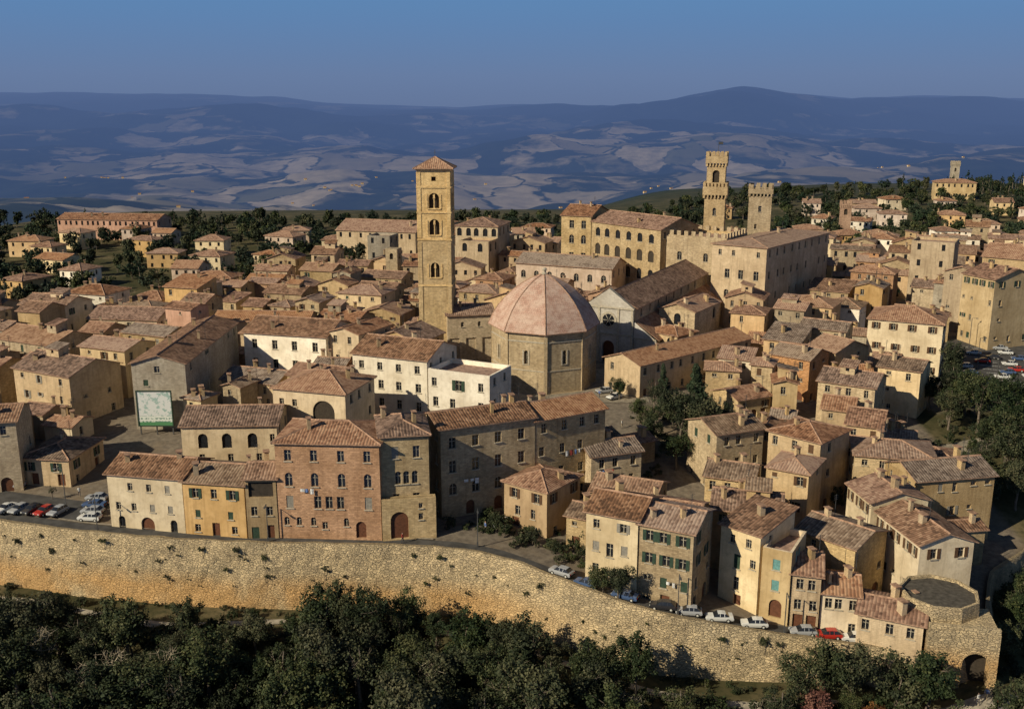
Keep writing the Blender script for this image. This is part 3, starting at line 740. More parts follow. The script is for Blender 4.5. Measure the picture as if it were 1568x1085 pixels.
def gate():
    par=empty('city_gate')
    mw=MB([WALLM,TERR]);md=MB([GLASS,SH[0],SILL,DOORM,INSIDE])
    c=Vector((56.2,119.6));N=9;r=5.0
    for i in range(N):
        a,b=2*pi*i/N,2*pi*(i+1)/N
        q=lambda t,rr,z:(c.x+cos(t)*rr,c.y+sin(t)*rr,z)
        mw.poly([q(a,r+.7,-14),q(b,r+.7,-14),q(b,r,-1.6),q(a,r,-1.6)],0,[(a*r,-14),(b*r,-14),(b*r,-1.6),(a*r,-1.6)])
        mw.poly([q(a,r,-1.6),q(b,r,-1.6),q(b,r-.35,-1.6),q(a,r-.35,-1.6)],0)
        mw.poly([q(b,r-.35,-2.0),q(a,r-.35,-2.0),q(a,r-.35,-1.6),q(b,r-.35,-1.6)],0)
    md2=MB([plain('bitumen_deck',(.09,.08,.065),.9,.4,1.5)])
    md2.poly([(c.x+cos(2*pi*i/N)*(r-.35),c.y+sin(2*pi*i/N)*(r-.35),-2.0) for i in range(N)],0)
    md2.obj('bastion_deck',par)
    A=Vector((52.5,113.4));B=Vector((60.8,111.6));d=(B-A).normalized();n=Vector((-d.y,d.x));D=7
    C=B+n*D;E=A+n*D
    facade(mw,md,A,B,-14,-3.6,[(4.3,7.5,-12.6,-6.4,'B')],rec=1.6)
    facade(mw,md,B,C,-14,-3.6,[],rec=.5);facade(mw,md,E,A,-14,-3.6,[]);facade(mw,md,C,E,-14,-3.6,[])
    mw.poly([(q.x,q.y,-3.6) for q in (A,B,C,E)],0)
    mw.box((A+B)/2+n*.3,d,4.2,.28,-3.597,-2.9,0)
    mw.obj('masonry',par);md.obj('archway',par)
gate()

# ------------------------------------------------------------------ infill of the dense town
KEEP=[(17,200,8),(118,233,22),(113,215,18),(100,206,15),(33,182,12),(30,171,8),(90,188,12),(95,172,14),(88,160,7),(-4,150,8),(-10,165,3),(-24,170,10),(-48,199,5),(4,162,5),(6,188,11),(27,215,12),(-84,145,8),(-66,168,6),(-25,156,8),(-68,149,6)]
def allowed(x,y):
    if abs(x)>.56*y+14: return False
    o=y-wallY(x)
    if o<10.5: return False
    if x<-20 and y<(156 if x<-74 else 160 if x<-60 else 172 if x<-45 else 192): return False
    if -20<=x<26 and y<(246 if x>-6 else 236): return False
    if 26<=x<45 and y<(255 if x<40 else 150): return False
    if x>=45 and y<128: return False
    if x>118 and y<262: return False
    if x>82 and 100<y<200: return False
    if x<-90 and y>292+.4*(x+90): return False
    if x<-30 and y>345: return False
    if x<80 and y>385: return False
    for a,b,r in KEEP:
        if (x-a)**2+(y-b)**2<r*r:return False
    return not occ_hit(x,y)
KINDS=[('tan_house','tan'),('stone_house','stone'),('cream_house','cream'),('stone_house','stone'),('tan_house','tan'),('ochre_house','ochre'),('brick_house','brick'),('pale_house','creamw'),('grey_house','grey'),('white_house','white')]
nfill=0
def strip_fill(xr,yr,th,rs,p=1.0,small=False):
    global nfill
    ex=Vector((cos(th),sin(th)));ey=Vector((-ex.y,ex.x));c=Vector(((xr[0]+xr[1])/2,(yr[0]+yr[1])/2))
    ext=max(xr[1]-xr[0],yr[1]-yr[0])*.8
    v=-ext;k=0
    while v<ext:
        D=rs.uniform(7.5,11) if not small else rs.uniform(4.5,7);u=-ext+rs.uniform(0,6)
        while u<ext:
            L=rs.uniform(5.5,13.5) if not small else rs.uniform(4.,7.)
            A=c+ex*u+ey*(v+rs.uniform(-1.2,1.2));B=A+ex*L
            ok=xr[0]<A.x<xr[1] and yr[0]<A.y<yr[1]
            if ok and rs.random()<p:
                for a in (0,.33,.66,1):
                    for b in (0,.5,1):
                        q=A+ex*L*a+ey*D*b
                        if not allowed(q.x,q.y): ok=False;break
                    if not ok:break
                if ok:
                    g=ground(A.x,A.y);far=A.y>300
                    h=rs.triangular(5.5,13,9) if A.y>190 else rs.uniform(5.5,9)
                    if small:h=rs.uniform(3.5,7.5)
                    nm,wm=rs.choice(KINDS)
                    rf=rs.choice('ggggghhxxs')
                    fl='m'*max(2,int(h/3.3)) if not far else rs.choice(['TT','Tw','ww','www'])
                    if small: fl='m'*max(1,int(h/3.2))
                    house(nm,A.x,A.y,B.x,B.y,g+h,D*(1 if small else rs.uniform(.85,1)),rf,wm,fl,max(1,int(L/3.2)),seed=rs.randint(0,10**6),near=not far,slope=.2 if rf=='s' else None,attic=.35)
                    nfill+=1
            u+=L+(.05 if rs.random()<.8 else rs.uniform(1.5,3))
        v+=D+(.3 if k%2==0 else rs.uniform(1.5,3.5));k+=1
rs=random.Random(5)
strip_fill((-250,-20),(150,300),radians(-17),rs)
strip_fill((-250,-20),(300,400),radians(-9),rs,.93)
strip_fill((-20,60),(236,400),radians(-22),rs)
strip_fill((40,90),(128,206),radians(-28),rs)
strip_fill((55,120),(206,300),radians(-30),rs)
strip_fill((112,260),(262,405),radians(-24),rs,.92)
strip_fill((60,112),(300,400),radians(-20),rs)
for a,b in (((-250,-20),(150,345)),((-20,90),(128,385)),((90,200),(200,385))): strip_fill(a,b,radians(-22),rs,.9,True)
strip_fill((-120,90),(128,345),radians(-12),rs,.8,True)
VIL=[]
for i in range(62):
    for tr in range(20):
        x=rs.uniform(-260,300)
        y=rs.uniform(300,440) if x<-90 else rs.uniform(390,455) if x<80 else rs.uniform(410,560)
        if all((x-a)**2+(y-b)**2>17**2 for a,b in VIL) and not occ_hit(x,y) and not occ_hit(x+8,y+5) and not occ_hit(x+4,y+9) and abs(x)<.56*y+10:
            VIL.append((x,y));th=rs.uniform(-.5,.1);L=rs.uniform(8,14)
            house('villa',x,y,x+L*cos(th),y+L*sin(th),ground(x,y)+rs.uniform(5,7),rs.uniform(8,11),rs.choice('hhg'),rs.choice(['creamw','cream','white','ochre','pinkw']),'ww',3,seed=i,near=False,rm=1)
            break
house('hilltop_villa',252,600,274,594,17,12,'h','cream','TT',7,near=False,rm=1)
house('hilltop_villa',318,620,341,615,18,12,'h','cream','TT',6,near=False,rm=1)
def farm():
    mb=MB([WM['cream'],RM[1]]);r=random.Random(3)
    def one(x,y,s):
        z=terr(x,y)-3;w=s;d_=s*.7;h=s*.4+3
        mb.box((x,y),(1,.3),w/2,d_/2,z,z+h,0)
        a=Vector((1,.3)).normalized();n=Vector((-a.y,a.x));c=Vector((x,y))
        P=[c-a*w*.55-n*d_*.55,c+a*w*.55-n*d_*.55,c+a*w*.55+n*d_*.55,c-a*w*.55+n*d_*.55]
        T=[c-a*w*.55,c+a*w*.55]
        f=lambda q,z:(q.x,q.y,z)
        mb.poly([f(P[0],z+h),f(P[1],z+h),f(T[1],z+h+d_*.25),f(T[0],z+h+d_*.25)],1)
        mb.poly([f(P[2],z+h),f(P[3],z+h),f(T[0],z+h+d_*.25),f(T[1],z+h+d_*.25)],1)
        for i_,j_ in ((0,3),(2,1)): mb.poly([f(P[i_],z+h),f(P[j_],z+h),f(T[0 if i_==0 else 1],z+h+d_*.25)],0)
    for i in range(45):
        y=r.uniform(3200,6500);x=r.uniform(-.55,.55)*y;one(x,y,r.uniform(10,16))
    for cx,cy,n in ((-2500,6200,8),(-900,5600,6),(2200,6600,6)):
        for i in range(n): one(cx+r.gauss(0,80),cy+r.gauss(0,60),r.uniform(10,15))
    mb.obj('distant_farmhouses')
farm()

# ------------------------------------------------------------------ terrain
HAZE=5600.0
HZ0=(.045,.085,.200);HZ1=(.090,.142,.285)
def terrain():
    vs=[];fs=[]
    offs=[-150,-120,-100,-85,-70,-60,-52,-45,-39,-34,-30,-26,-23,-20,-17.5,-15,-13,-11,-9,-7.5,-6,-4.5,-3,-1.6,-.55,-.05,1.2,2.5,4,6,8,11,14,17,20]
    o=20
    while o<90:o+=4;offs.append(o)
    while o<420:o+=8;offs.append(o)
    while o<900:o+=20;offs.append(o)
    st=25
    while o<30000:
        o+=st;st*=1.017;offs.append(o)
    xs=[];x=0;dx=1.6
    while x<600:
        xs.append(x)
        if x>120: dx*=1.02
        x+=dx
    xs=[-q for q in reversed(xs[1:])]+xs
    nx=len(xs);ins=[];far=[]
    for o in offs:
        S=1+max(0,o-500)/520.0
        for x in xs:
            X=x*S
            wy=wallY(x) if o<420 else wallY(x)*(1-ss(420,900,o))+140*ss(420,900,o)
            Y=wy+o
            vs.append((X,Y,terr(X,Y)))
            lim=(300+.4*(X+90)) if X<-90 else (350+60*ss(-40,60,X))
            ins.append(1.0 if o>-.3 and Y<lim and not (X>82 and Y<202) else 0.0);far.append(ss(520,900,Y))
    for j in range(len(offs)-1):
        for i in range(nx-1):
            a=j*nx+i;fs.append((a,a+1,a+nx+1,a+nx))
    me=bpy.data.meshes.new('ground');me.from_pydata(vs,[],fs)
    A=me.attributes.new('town','FLOAT','POINT');A.data.foreach_set('value',ins)
    A=me.attributes.new('far','FLOAT','POINT');A.data.foreach_set('value',far)
    me.polygons.foreach_set('use_smooth',[True]*len(fs))
    ob=bpy.data.objects.new('ground',me);COL.objects.link(ob)
    t=NT('terrain');geo=t.n('ShaderNodeNewGeometry').outputs['Position']
    town=t.n('ShaderNodeAttribute',attribute_name='town').outputs['Fac'];fa=t.n('ShaderNodeAttribute',attribute_name='far').outputs['Fac']
    n1=t.noise(geo,.08,4,.6);n2=t.noise(geo,.9,4,.7)
    pave=t.mix(t.mapr(n2,.35,.65),(.22,.185,.14),(.12,.10,.08));pave=t.mix(t.mapr(n1,.5,.65,0,.6),pave,(.2,.15,.095))
    grass=t.ramp(n1,[(.3,(.035,.040,.017)),(.5,(.08,.070,.034)),(.68,(.17,.135,.075))]);grass=t.mix(t.mapr(n2,.45,.65,0,.7),grass,(.030,.036,.015))
    near=t.mix(town,grass,pave)
    sc=t.n('ShaderNodeVectorMath',operation='MULTIPLY');t.link(geo,sc.inputs[0]);sc.inputs[1].default_value=(1/430,1/650,0)
    nz=t.n('ShaderNodeTexNoise');nz.inputs['Scale'].default_value=.9;nz.inputs['Detail'].default_value=4;t.link(sc.outputs[0],nz.inputs['Vector'])
    wp=t.n('ShaderNodeVectorMath',operation='MULTIPLY_ADD');t.link(nz.outputs['Color'],wp.inputs[0]);wp.inputs[1].default_value=(1.9,1.9,0);t.link(sc.outputs[0],wp.inputs[2])
    vo=t.n('ShaderNodeTexVoronoi');t.link(wp.outputs[0],vo.inputs['Vector']);vo.inputs['Scale'].default_value=1
    ve=t.n('ShaderNodeTexVoronoi',feature='DISTANCE_TO_EDGE');t.link(wp.outputs[0],ve.inputs['Vector']);ve.inputs['Scale'].default_value=1
    sp_=t.n('ShaderNodeSeparateColor');t.link(vo.outputs['Color'],sp_.inputs[0])
    field=t.ramp(sp_.outputs[0],[(0,(.24,.20,.13)),(.3,(.40,.33,.23)),(.55,(.50,.41,.29)),(.8,(.30,.25,.17)),(1,(.12,.12,.06))])
    field=t.mix(t.mapr(t.noise(geo,.012,4),.4,.65,0,.5),field,(.17,.15,.10))
    wn=t.noise(geo,.00042,4,.55);wn2=t.noise(geo,.0021,5,.6);wn3=t.noise(geo,.007,4,.6)
    wf=t.math('ADD',t.math('MULTIPLY',wn,1.0),t.math('MULTIPLY',wn2,.55));wf=t.math('ADD',wf,t.math('MULTIPLY',sp_.outputs[1],.22))
    sy=t.n('ShaderNodeSeparateXYZ');t.link(geo,sy.inputs[0])
    wf=t.math('ADD',wf,t.mapr(sy.outputs[1],7500,11500,0,.15))
    wf=t.math('ADD',wf,t.mapr(sy.outputs[1],3500,2200,0,.2))
    wood=t.mapr(wf,.85,.93)
    hedge=t.math('MULTIPLY',t.mapr(ve.outputs['Distance'],.02,.06,1,0),t.mapr(wn3,.43,.5))
    wood=t.math('MAXIMUM',wood,hedge)
    woodc=t.mix(t.mapr(wn3,.3,.7),(.012,.022,.016),(.035,.045,.027))
    fc=t.mix(wood,field,woodc)
    fc=t.mix(fa,near,fc)
    b=t.n('ShaderNodeBsdfPrincipled');t.link(fc,b.inputs['Base Color']);b.inputs['Roughness'].default_value=.95;b.inputs['Specular IOR Level'].default_value=.1
    # aerial haze painted as emission mixed into the ground, thicker with distance from the origin
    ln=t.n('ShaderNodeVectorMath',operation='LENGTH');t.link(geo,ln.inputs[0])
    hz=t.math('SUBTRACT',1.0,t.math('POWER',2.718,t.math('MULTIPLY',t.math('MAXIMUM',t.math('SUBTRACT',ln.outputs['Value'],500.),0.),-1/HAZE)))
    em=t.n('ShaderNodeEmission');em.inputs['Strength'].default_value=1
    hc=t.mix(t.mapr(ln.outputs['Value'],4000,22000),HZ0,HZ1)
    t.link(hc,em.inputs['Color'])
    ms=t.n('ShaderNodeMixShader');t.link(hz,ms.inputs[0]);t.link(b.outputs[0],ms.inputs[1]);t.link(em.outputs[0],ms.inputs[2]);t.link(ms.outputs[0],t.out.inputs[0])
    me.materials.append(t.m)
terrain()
def sheet(name,x0,x1,o0,o1,lift,mat,step=.8,wob=0):
    mb=MB([mat]);x=x0;n=max(2,int(abs(o1-o0)/1.0)+1)
    rows=[]
    while x<=x1:
        wy=wallY(x);row=[]
        for k in range(n+1):
            o=o0+(o1-o0)*k/n+(wob*noise.noise(Vector((x*.05,3,0))))
            y=wy+o;row.append((x,y,(Gin(x,y) if o0>0 else Gout(x,y,o))+lift))
        rows.append(row);x+=step
    for a,b in zip(rows,rows[1:]):
        for k in range(n): mb.poly([a[k],b[k],b[k+1],a[k+1]],0,[(a[k][0],a[k][1]),(b[k][0],b[k][1]),(b[k+1][0],b[k+1][1]),(a[k+1][0],a[k+1][1])])
    return mb.obj(name)
ASPH=plain('asphalt',(.075,.072,.068),.85,.3,.7)
PAV=plain('pavement_stone',(.26,.225,.17),.9,.3,1.2)
GRAV=plain('gravel_path',(.36,.32,.25),.95,.3,1)
sheet('wall_road',-110,50,.5,3.6,.09,ASPH)
sheet('kerb_pavement',-70,-11,3.6,4.1,.2,PAV)
sheet('footpath',-120,62,-6.6,-5.2,.12,GRAV,wob=2.2)
sheet('street_asphalt',-112,-64,4.2,10.5,.1,ASPH)
def gridsheet(name,poly_c,ex,L,D,lift,mat):
    mb=MB([mat]);ex=Vector(ex).normalized();ey=Vector((-ex.y,ex.x));c=Vector(poly_c);n=int(L/1.8);m=max(2,int(D/1.8))
    def q(i,j):
        p=c+ex*(i*L/n)+ey*(j*D/m);return (p.x,p.y,ground(p.x,p.y)+lift)
    for i in range(n):
        for j in range(m): mb.poly([q(i,j),q(i+1,j),q(i+1,j+1),q(i,j+1)],0)
    mb.obj(name)
gridsheet('piazza_asphalt',(96,203),(1,-.1),42,60,.12,ASPH)
gridsheet('cathedral_square',(-2,194),(1,0),30,26,.12,PAV)
gridsheet('lower_road',(50,102),(1,.25),34,6,.15,GRAV)
gridsheet('side_road',(82,176),(1,.42),44,5,.14,PAV)
mb=MB([plain('white_road_paint',(.7,.7,.66),.7)])
for i in range(12):
    x=111+.6*i;y=218+i*3.0
    a=Vector((x,y));d=Vector((1,-.3)).normalized();n=Vector((-d.y,d.x))*.08
    for k in range(4):
        p0=a+d*k*1.15;p1=p0+d*1.15
        mb.poly([(q.x,q.y,ground(q.x,q.y)+.15) for q in (p0-n,p1-n,p1+n,p0+n)],0)
mb.obj('parking_bay_markings')

# ------------------------------------------------------------------ vegetation
def leafmat(name,c0,c1,c2):
    t=NT(name);uv=t.n('ShaderNodeUVMap').outputs[0];sep=t.n('ShaderNodeSeparateXYZ');t.link(uv,sep.inputs[0])
    oi=t.n('ShaderNodeObjectInfo').outputs['Random']
    f=t.math('ADD',sep.outputs[0],t.mapr(oi,0,1,-.35,.25))
    col=t.ramp(f,[(.05,c0),(.5,c1),(.95,c2)])
    hs=t.n('ShaderNodeHueSaturation');t.link(col,hs.inputs['Color']);fr=t.math('FRACT',t.math('MULTIPLY',oi,9.1));t.link(t.mapr(fr,0,1,.47,.51),hs.inputs['Hue']);t.link(t.mapr(fr,0,1,.75,1.05),hs.inputs['Saturation'])
    t.bsdf(hs.outputs[0],.7,spec=.2)
    return t.m
LEAF=leafmat('oak_leaves',(.014,.024,.009),(.033,.047,.017),(.085,.09,.034))
LEAFD=leafmat('conifer_needles',(.010,.022,.012),(.022,.04,.02),(.045,.065,.03))
LEAFA=leafmat('autumn_leaves',(.07,.03,.010),(.15,.06,.02),(.22,.11,.03))
BARK=plain('bark',(.16,.13,.10),.95,.4,4)
PALEBARK=plain('pale_bark',(.34,.29,.21),.95,.4,4)
def treemesh(name,H,Rr,ncl,nlf,size,cb,seed,mode='oak',leaf=None,bark=None):
    r=random.Random(seed);mb=MB([bark or BARK,leaf or LEAF])
    def tube(p,q,r0,r1,n=5):
        p=Vector(p);q=Vector(q);e=(q-p).normalized();s=e.orthogonal().normalized();w=e.cross(s)
        A=[p+(s*cos(2*pi*i/n)+w*sin(2*pi*i/n))*r0 for i in range(n)];B=[q+(s*cos(2*pi*i/n)+w*sin(2*pi*i/n))*r1 for i in range(n)]
        for i in range(n):
            j=(i+1)%n;mb.poly([A[i],A[j],B[j],B[i]],0,[(0,0)]*4)
    tp=[Vector((0,0,-1.5))];k=5
    for i in range(1,k+1): tp.append(Vector((r.uniform(-.25,.25)*i*.3,r.uniform(-.25,.25)*i*.3,H*.82*i/k)))
    tr=.032 if mode!='bare' else .016
    for i in range(k): tube(tp[i],tp[i+1],tr*H*(1-i/k*.8),tr*H*(1-(i+1)/k*.8),6)
    cl=[]
    if mode in('oak','bare'):
        lobes=[(r.uniform(0,2*pi),r.uniform(.2,.62)*Rr,r.uniform(.25,.95)) for _ in range(8 if mode=='oak' else 14)]
        for i in range(ncl):
            a,d,h=r.choice(lobes)
            v=Vector((r.gauss(0,1),r.gauss(0,1),r.gauss(0,.8))).normalized()*r.uniform(.55,1)*Rr*.55
            c=Vector((cos(a)*d,sin(a)*d,cb+(H-cb)*(.18+.62*h)))+v
            c.z=max(cb*.8,min(H,c.z));cl.append((c,r.uniform(.18,.32)*Rr))
        for a,d,h in lobes:
            s=tp[2]+(tp[3]-tp[2])*r.random()
            if mode=='bare': s=tp[2]+(tp[5]-tp[2])*max(0,h-.25)
            e=Vector((cos(a)*d,sin(a)*d,cb+(H-cb)*(.18+.6*h)));m=(s+e)/2+Vector((0,0,-.3))
            tube(s,m,.009*H,.006*H,4);tube(m,e,.006*H,.003*H,4)
            for _ in range(3 if mode=='oak' else 6):
                e2=e+Vector((r.uniform(-1,1),r.uniform(-1,1),r.uniform(-.2,1)))*Rr*.42;tube(e,e2,.004*H,.0015*H,3)
    elif mode=='conifer':
        for i in range(ncl):
            t=r.random()**.8;z=cb+(H-cb)*t;rad=Rr*(1-t)**.8+.15
            tier=.75+.25*sin(t*42);a=r.uniform(0,2*pi);rr=rad*tier*sqrt(r.uniform(.25,1))
            cl.append((Vector((cos(a)*rr,sin(a)*rr,z-rr*.18)),.16*Rr*(1.3-t*.8)))
            if i%6==0: tube(Vector((0,0,z+.2)),Vector((cos(a)*rr,sin(a)*rr,z-rr*.18)),.05,.02,3)
        tube(tp[-1],(0,0,H),.006*H,.002*H)
    else:
        for i in range(ncl):
            t=r.random();z=cb+(H-cb)*t;rad=Rr*min(1,(1-t)*2.6+.12)*min(1,.5+t*4);a=r.uniform(0,2*pi)
            cl.append((Vector((cos(a)*rad*.8,sin(a)*rad*.8,z)),Rr*.3))
    for c,cr in cl:
        tone=r.uniform(.1,.9)
        n=int(nlf*r.uniform(.6,1.3))
        for _ in range(n):
            v=Vector((r.gauss(0,1),r.gauss(0,1),r.gauss(0,1))).normalized()
            p=c+v*cr*(r.random()**.45)
            nn=(v*.9+Vector((r.uniform(-1,1),r.uniform(-1,1),r.uniform(-.3,1.3)))).normalized()
            s=nn.orthogonal().normalized();w=nn.cross(s);an=r.uniform(0,pi);s,w=s*cos(an)+w*sin(an),w*cos(an)-s*sin(an)
            z=size*r.uniform(.6,1.3);tt=min(.99,max(0.01,tone+r.uniform(-.25,.25)))
            mb.poly([p-s*z*.5,p+w*z*.34,p+s*z*.5,p-w*z*.34],1,[(tt,0)]*4)
    me_ob=mb.obj(name);me=me_ob.data;bpy.data.objects.remove(me_ob);return me
OAKS=[treemesh('oak_a',8,3.5,85,66,.33,1.8,1),treemesh('oak_b',9,3.0,78,66,.31,2.2,2),treemesh('oak_c',7,3.6,85,62,.33,1.2,3),treemesh('oak_d',9.5,3.6,74,66,.32,2.4,4),treemesh('oak_e',9.5,2.6,38,46,.27,2.2,8)]
BARE=[treemesh('bare_a',8.5,2.8,12,14,.25,2.5,51,'bare',bark=PALEBARK),treemesh('bare_b',7.5,2.4,8,12,.25,2.2,52,'bare',bark=PALEBARK)]
AUT=[treemesh('autumn_a',7.5,3.2,80,60,.32,1.8,5,leaf=LEAFA)]
CON=[treemesh('cedar_a',14,4.2,300,34,.38,1.0,6,'conifer',LEAFD)]
LOW=[treemesh('far_tree_a',8,3.8,40,26,.85,1.0,21),treemesh('far_tree_b',8,3.6,40,26,.85,1.2,22),treemesh('far_tree_c',7,4.2,40,24,.9,.8,23,leaf=LEAFD)]
LCY=[treemesh('far_cypress',11,1.4,34,12,.7,.5,24,'cypress',LEAFD)]
BUSH=[treemesh('bush_a',1.6,1.1,16,45,.18,.2,31),treemesh('bush_b',1.3,1.3,18,45,.18,.1,32)]
def put(name,me,x,y,s=1,z=None,par=None,sz=None):
    ob=bpy.data.objects.new(name,me);COL.objects.link(ob)
    ob.location=(x,y,(ground(x,y) if z is None else z)-.1);ob.rotation_euler=(R.uniform(-.06,.06),R.uniform(-.06,.06),R.uniform(0,6.28))
    ob.scale=(s*R.uniform(.85,1.15),s*R.uniform(.85,1.15),sz or s*R.uniform(.8,1.2))
    if par: ob.parent=par
    return ob
wood=empty('woodland_trees')
r=random.Random(42)
pts=[]
for i in range(9000):
    x=r.uniform(-84,60);o=r.uniform(-36,-8.2)
    if x>50 and o>-13: continue
    if x<-28 and o>-10.5: continue
    y=wallY(x)+o
    if abs(x)>.58*y+6:continue
    if 12<x<34 and o>-12.5:continue
    dmin=3.0 if o>-14 else 3.5
    if any((x-a)**2+(y-b)**2<dmin*dmin for a,b in pts):continue
    if noise.noise(Vector((x*.13,o*.13,7)))>.36: continue
    pts.append((x,y))
    s=r.uniform(.6,1.28)
    k=min(1,(-o-6)/(10 if x>-28 else 15));s*=.5+.5*k
    if x>18: s*=.85
    put('tree',r.choice(BARE) if r.random()<.05 else r.choice(OAKS),x,y,s,par=wood)
for x,o,s,me in ((-23.5,-9.5,1.05,OAKS[1]),(-26.5,-11,1.1,OAKS[0]),(-20,-11,1.1,OAKS[3]),(-15,-8.5,.9,OAKS[2]),(-52,-14,1.0,OAKS[0]),(12.5,-9,.95,OAKS[3]),(15.5,-8.5,.95,OAKS[1]),(10,-11,.95,OAKS[0]),(2,-12,1.0,OAKS[0]),(39,-6.5,1.0,OAKS[0]),(42,-7.5,1.0,OAKS[3]),(47,-8,1.1,OAKS[2]),(50.5,-8,1.0,OAKS[1]),(35.5,-8,.95,OAKS[3]),(66,-7,.6,OAKS[0]),(70,-9,.8,OAKS[1]),(75,-7,.7,OAKS[2]),(79,-9,.8,OAKS[0]),(73,-15,.9,OAKS[3])):
    put('oak_tree',me,x,wallY(x)+o,s)
for x,o,s in ((37.5,-10.5,.9),(44,-11.5,.75)): put('autumn_tree',AUT[0],x,wallY(x)+o,s)
for x,o,s in ((-10,-19,1.1),(-45,-20,1.0),(30,-14,.9),(-62,-19,1.0)): put('bare_tree',BARE[0],x,wallY(x)+o,s)
ug=empty('undergrowth')
for i in range(520):
    x=r.uniform(-80,62);o=r.uniform(-24,-7.2)
    put('shrub',r.choice(BUSH),x,wallY(x)+o,r.uniform(.8,2.1),par=ug)
for i in range(150):
    x=r.uniform(-80,55);o=r.uniform(-4.2,-1.9);put('shrub',r.choice(BUSH),x,wallY(x)+o,r.uniform(.3,.8),par=ug)
for i in range(60):
    x=r.uniform(62,88);o=r.uniform(-16,-2.5);put('shrub',r.choice(BUSH),x,wallY(x)+o,r.uniform(.6,1.7),par=ug)
ws=empty('wall_shrubs')
for i in range(80):
    x=r.uniform(-78,50);pz=Gin(x,wallY(x));z=r.uniform(-8 if x<0 else -10,pz-.3);s=r.choice([.15,.2,.25,.3,.3,.4,.55,.7])
    put('wall_plant',r.choice(BUSH),x,wallY(x)-.7-.09*(pz-z),s,z=z,par=ws)
for x,y,s in ((35.5,183.6,.95),(30.5,190,.62)): put('cedar_tree',CON[0],x,y,s)
tl=[(27.6,186.0,.8),(32,178,1.0),(30.6,172.8,1.15),(34.5,170.0,1.1),(37.5,176,1.0),(27,178,.8),(25.5,173,.8),(38,167.5,.8),(29,166,.8),(24,180,.6),(41,180,.8),(22,196,.5),(31,183,.8),(36,173,1.0),(20,172,.5),(11,136.6,.55),(13.6,133,.5),(14.2,121.9,.55),(12.3,123.2,.6),(-2.5,139.5,.35),(3,136,.35),(-74,150,.3),(54,155,.5)]
cnt=0
while cnt<60:
    x=r.uniform(78,118);y=r.uniform(158,214)
    if x<84 and y>178:continue
    if x>98 and y>203: continue
    rd=Vector((x-82,y-176));a_=rd.x*.922+rd.y*.387;b_=-rd.x*.387+rd.y*.922
    if -1<b_<6: cnt+=.02;continue
    if occ_hit(x,y) or any((x-a)**2+(y-b)**2<8.5 for a,b,_ in tl):
        cnt+=.05;continue
    tl.append((x,y,r.uniform(.6,1.2)));cnt+=1
for x,y,s in tl: put('garden_tree',r.choice(OAKS),x,y,s)
gb=empty('garden_shrubs')
for i in range(190):
    c=r.choice([(32,178,10),(95,185,14),(2,135,6),(10,134,5),(20,168,6),(88,172,8),(-3,141,4),(103,210,6)])
    x=r.gauss(c[0],c[2]*.6);y=r.gauss(c[1],c[2]*.6)
    if not occ_hit(x,y) and y>wallY(x)+4: put('shrub',r.choice(BUSH),x,y,r.uniform(.5,1.4),par=gb)
belt=empty('distant_trees')
for i in range(3000):
    x=r.uniform(-300,400);y=r.uniform(280,690)
    if abs(x)>.6*y+12:continue
    e=298+.4*(x+90) if x<-90 else 350 if x<-30 else 390 if x<80 else 415
    dens=ss(e-20,e+30,y)
    if y>470+180*ss(40,160,x)+50:continue
    if r.random()>dens*.85 or occ_hit(x,y) or occ_hit(x,y-3.5):continue
    put('tree',LCY[0] if r.random()<.06 else r.choice(LOW),x,y,r.uniform(.55,1.0),par=belt)
for i in range(46):
    put('tree',LCY[0],r.gauss(300,22),r.gauss(640,18),r.uniform(.6,1.05),par=belt)
for i in range(160):
    x=r.uniform(-130,230);y=r.uniform(205,395)
    if occ_hit(x,y) or occ_hit(x+2,y) or occ_hit(x-2,y) or occ_hit(x,y+2):continue
    if any((x-a)**2+(y-b)**2<q*q for a,b,q in KEEP):continue
    put('tree',r.choice(LOW),x,y,r.uniform(.35,.6),par=belt)

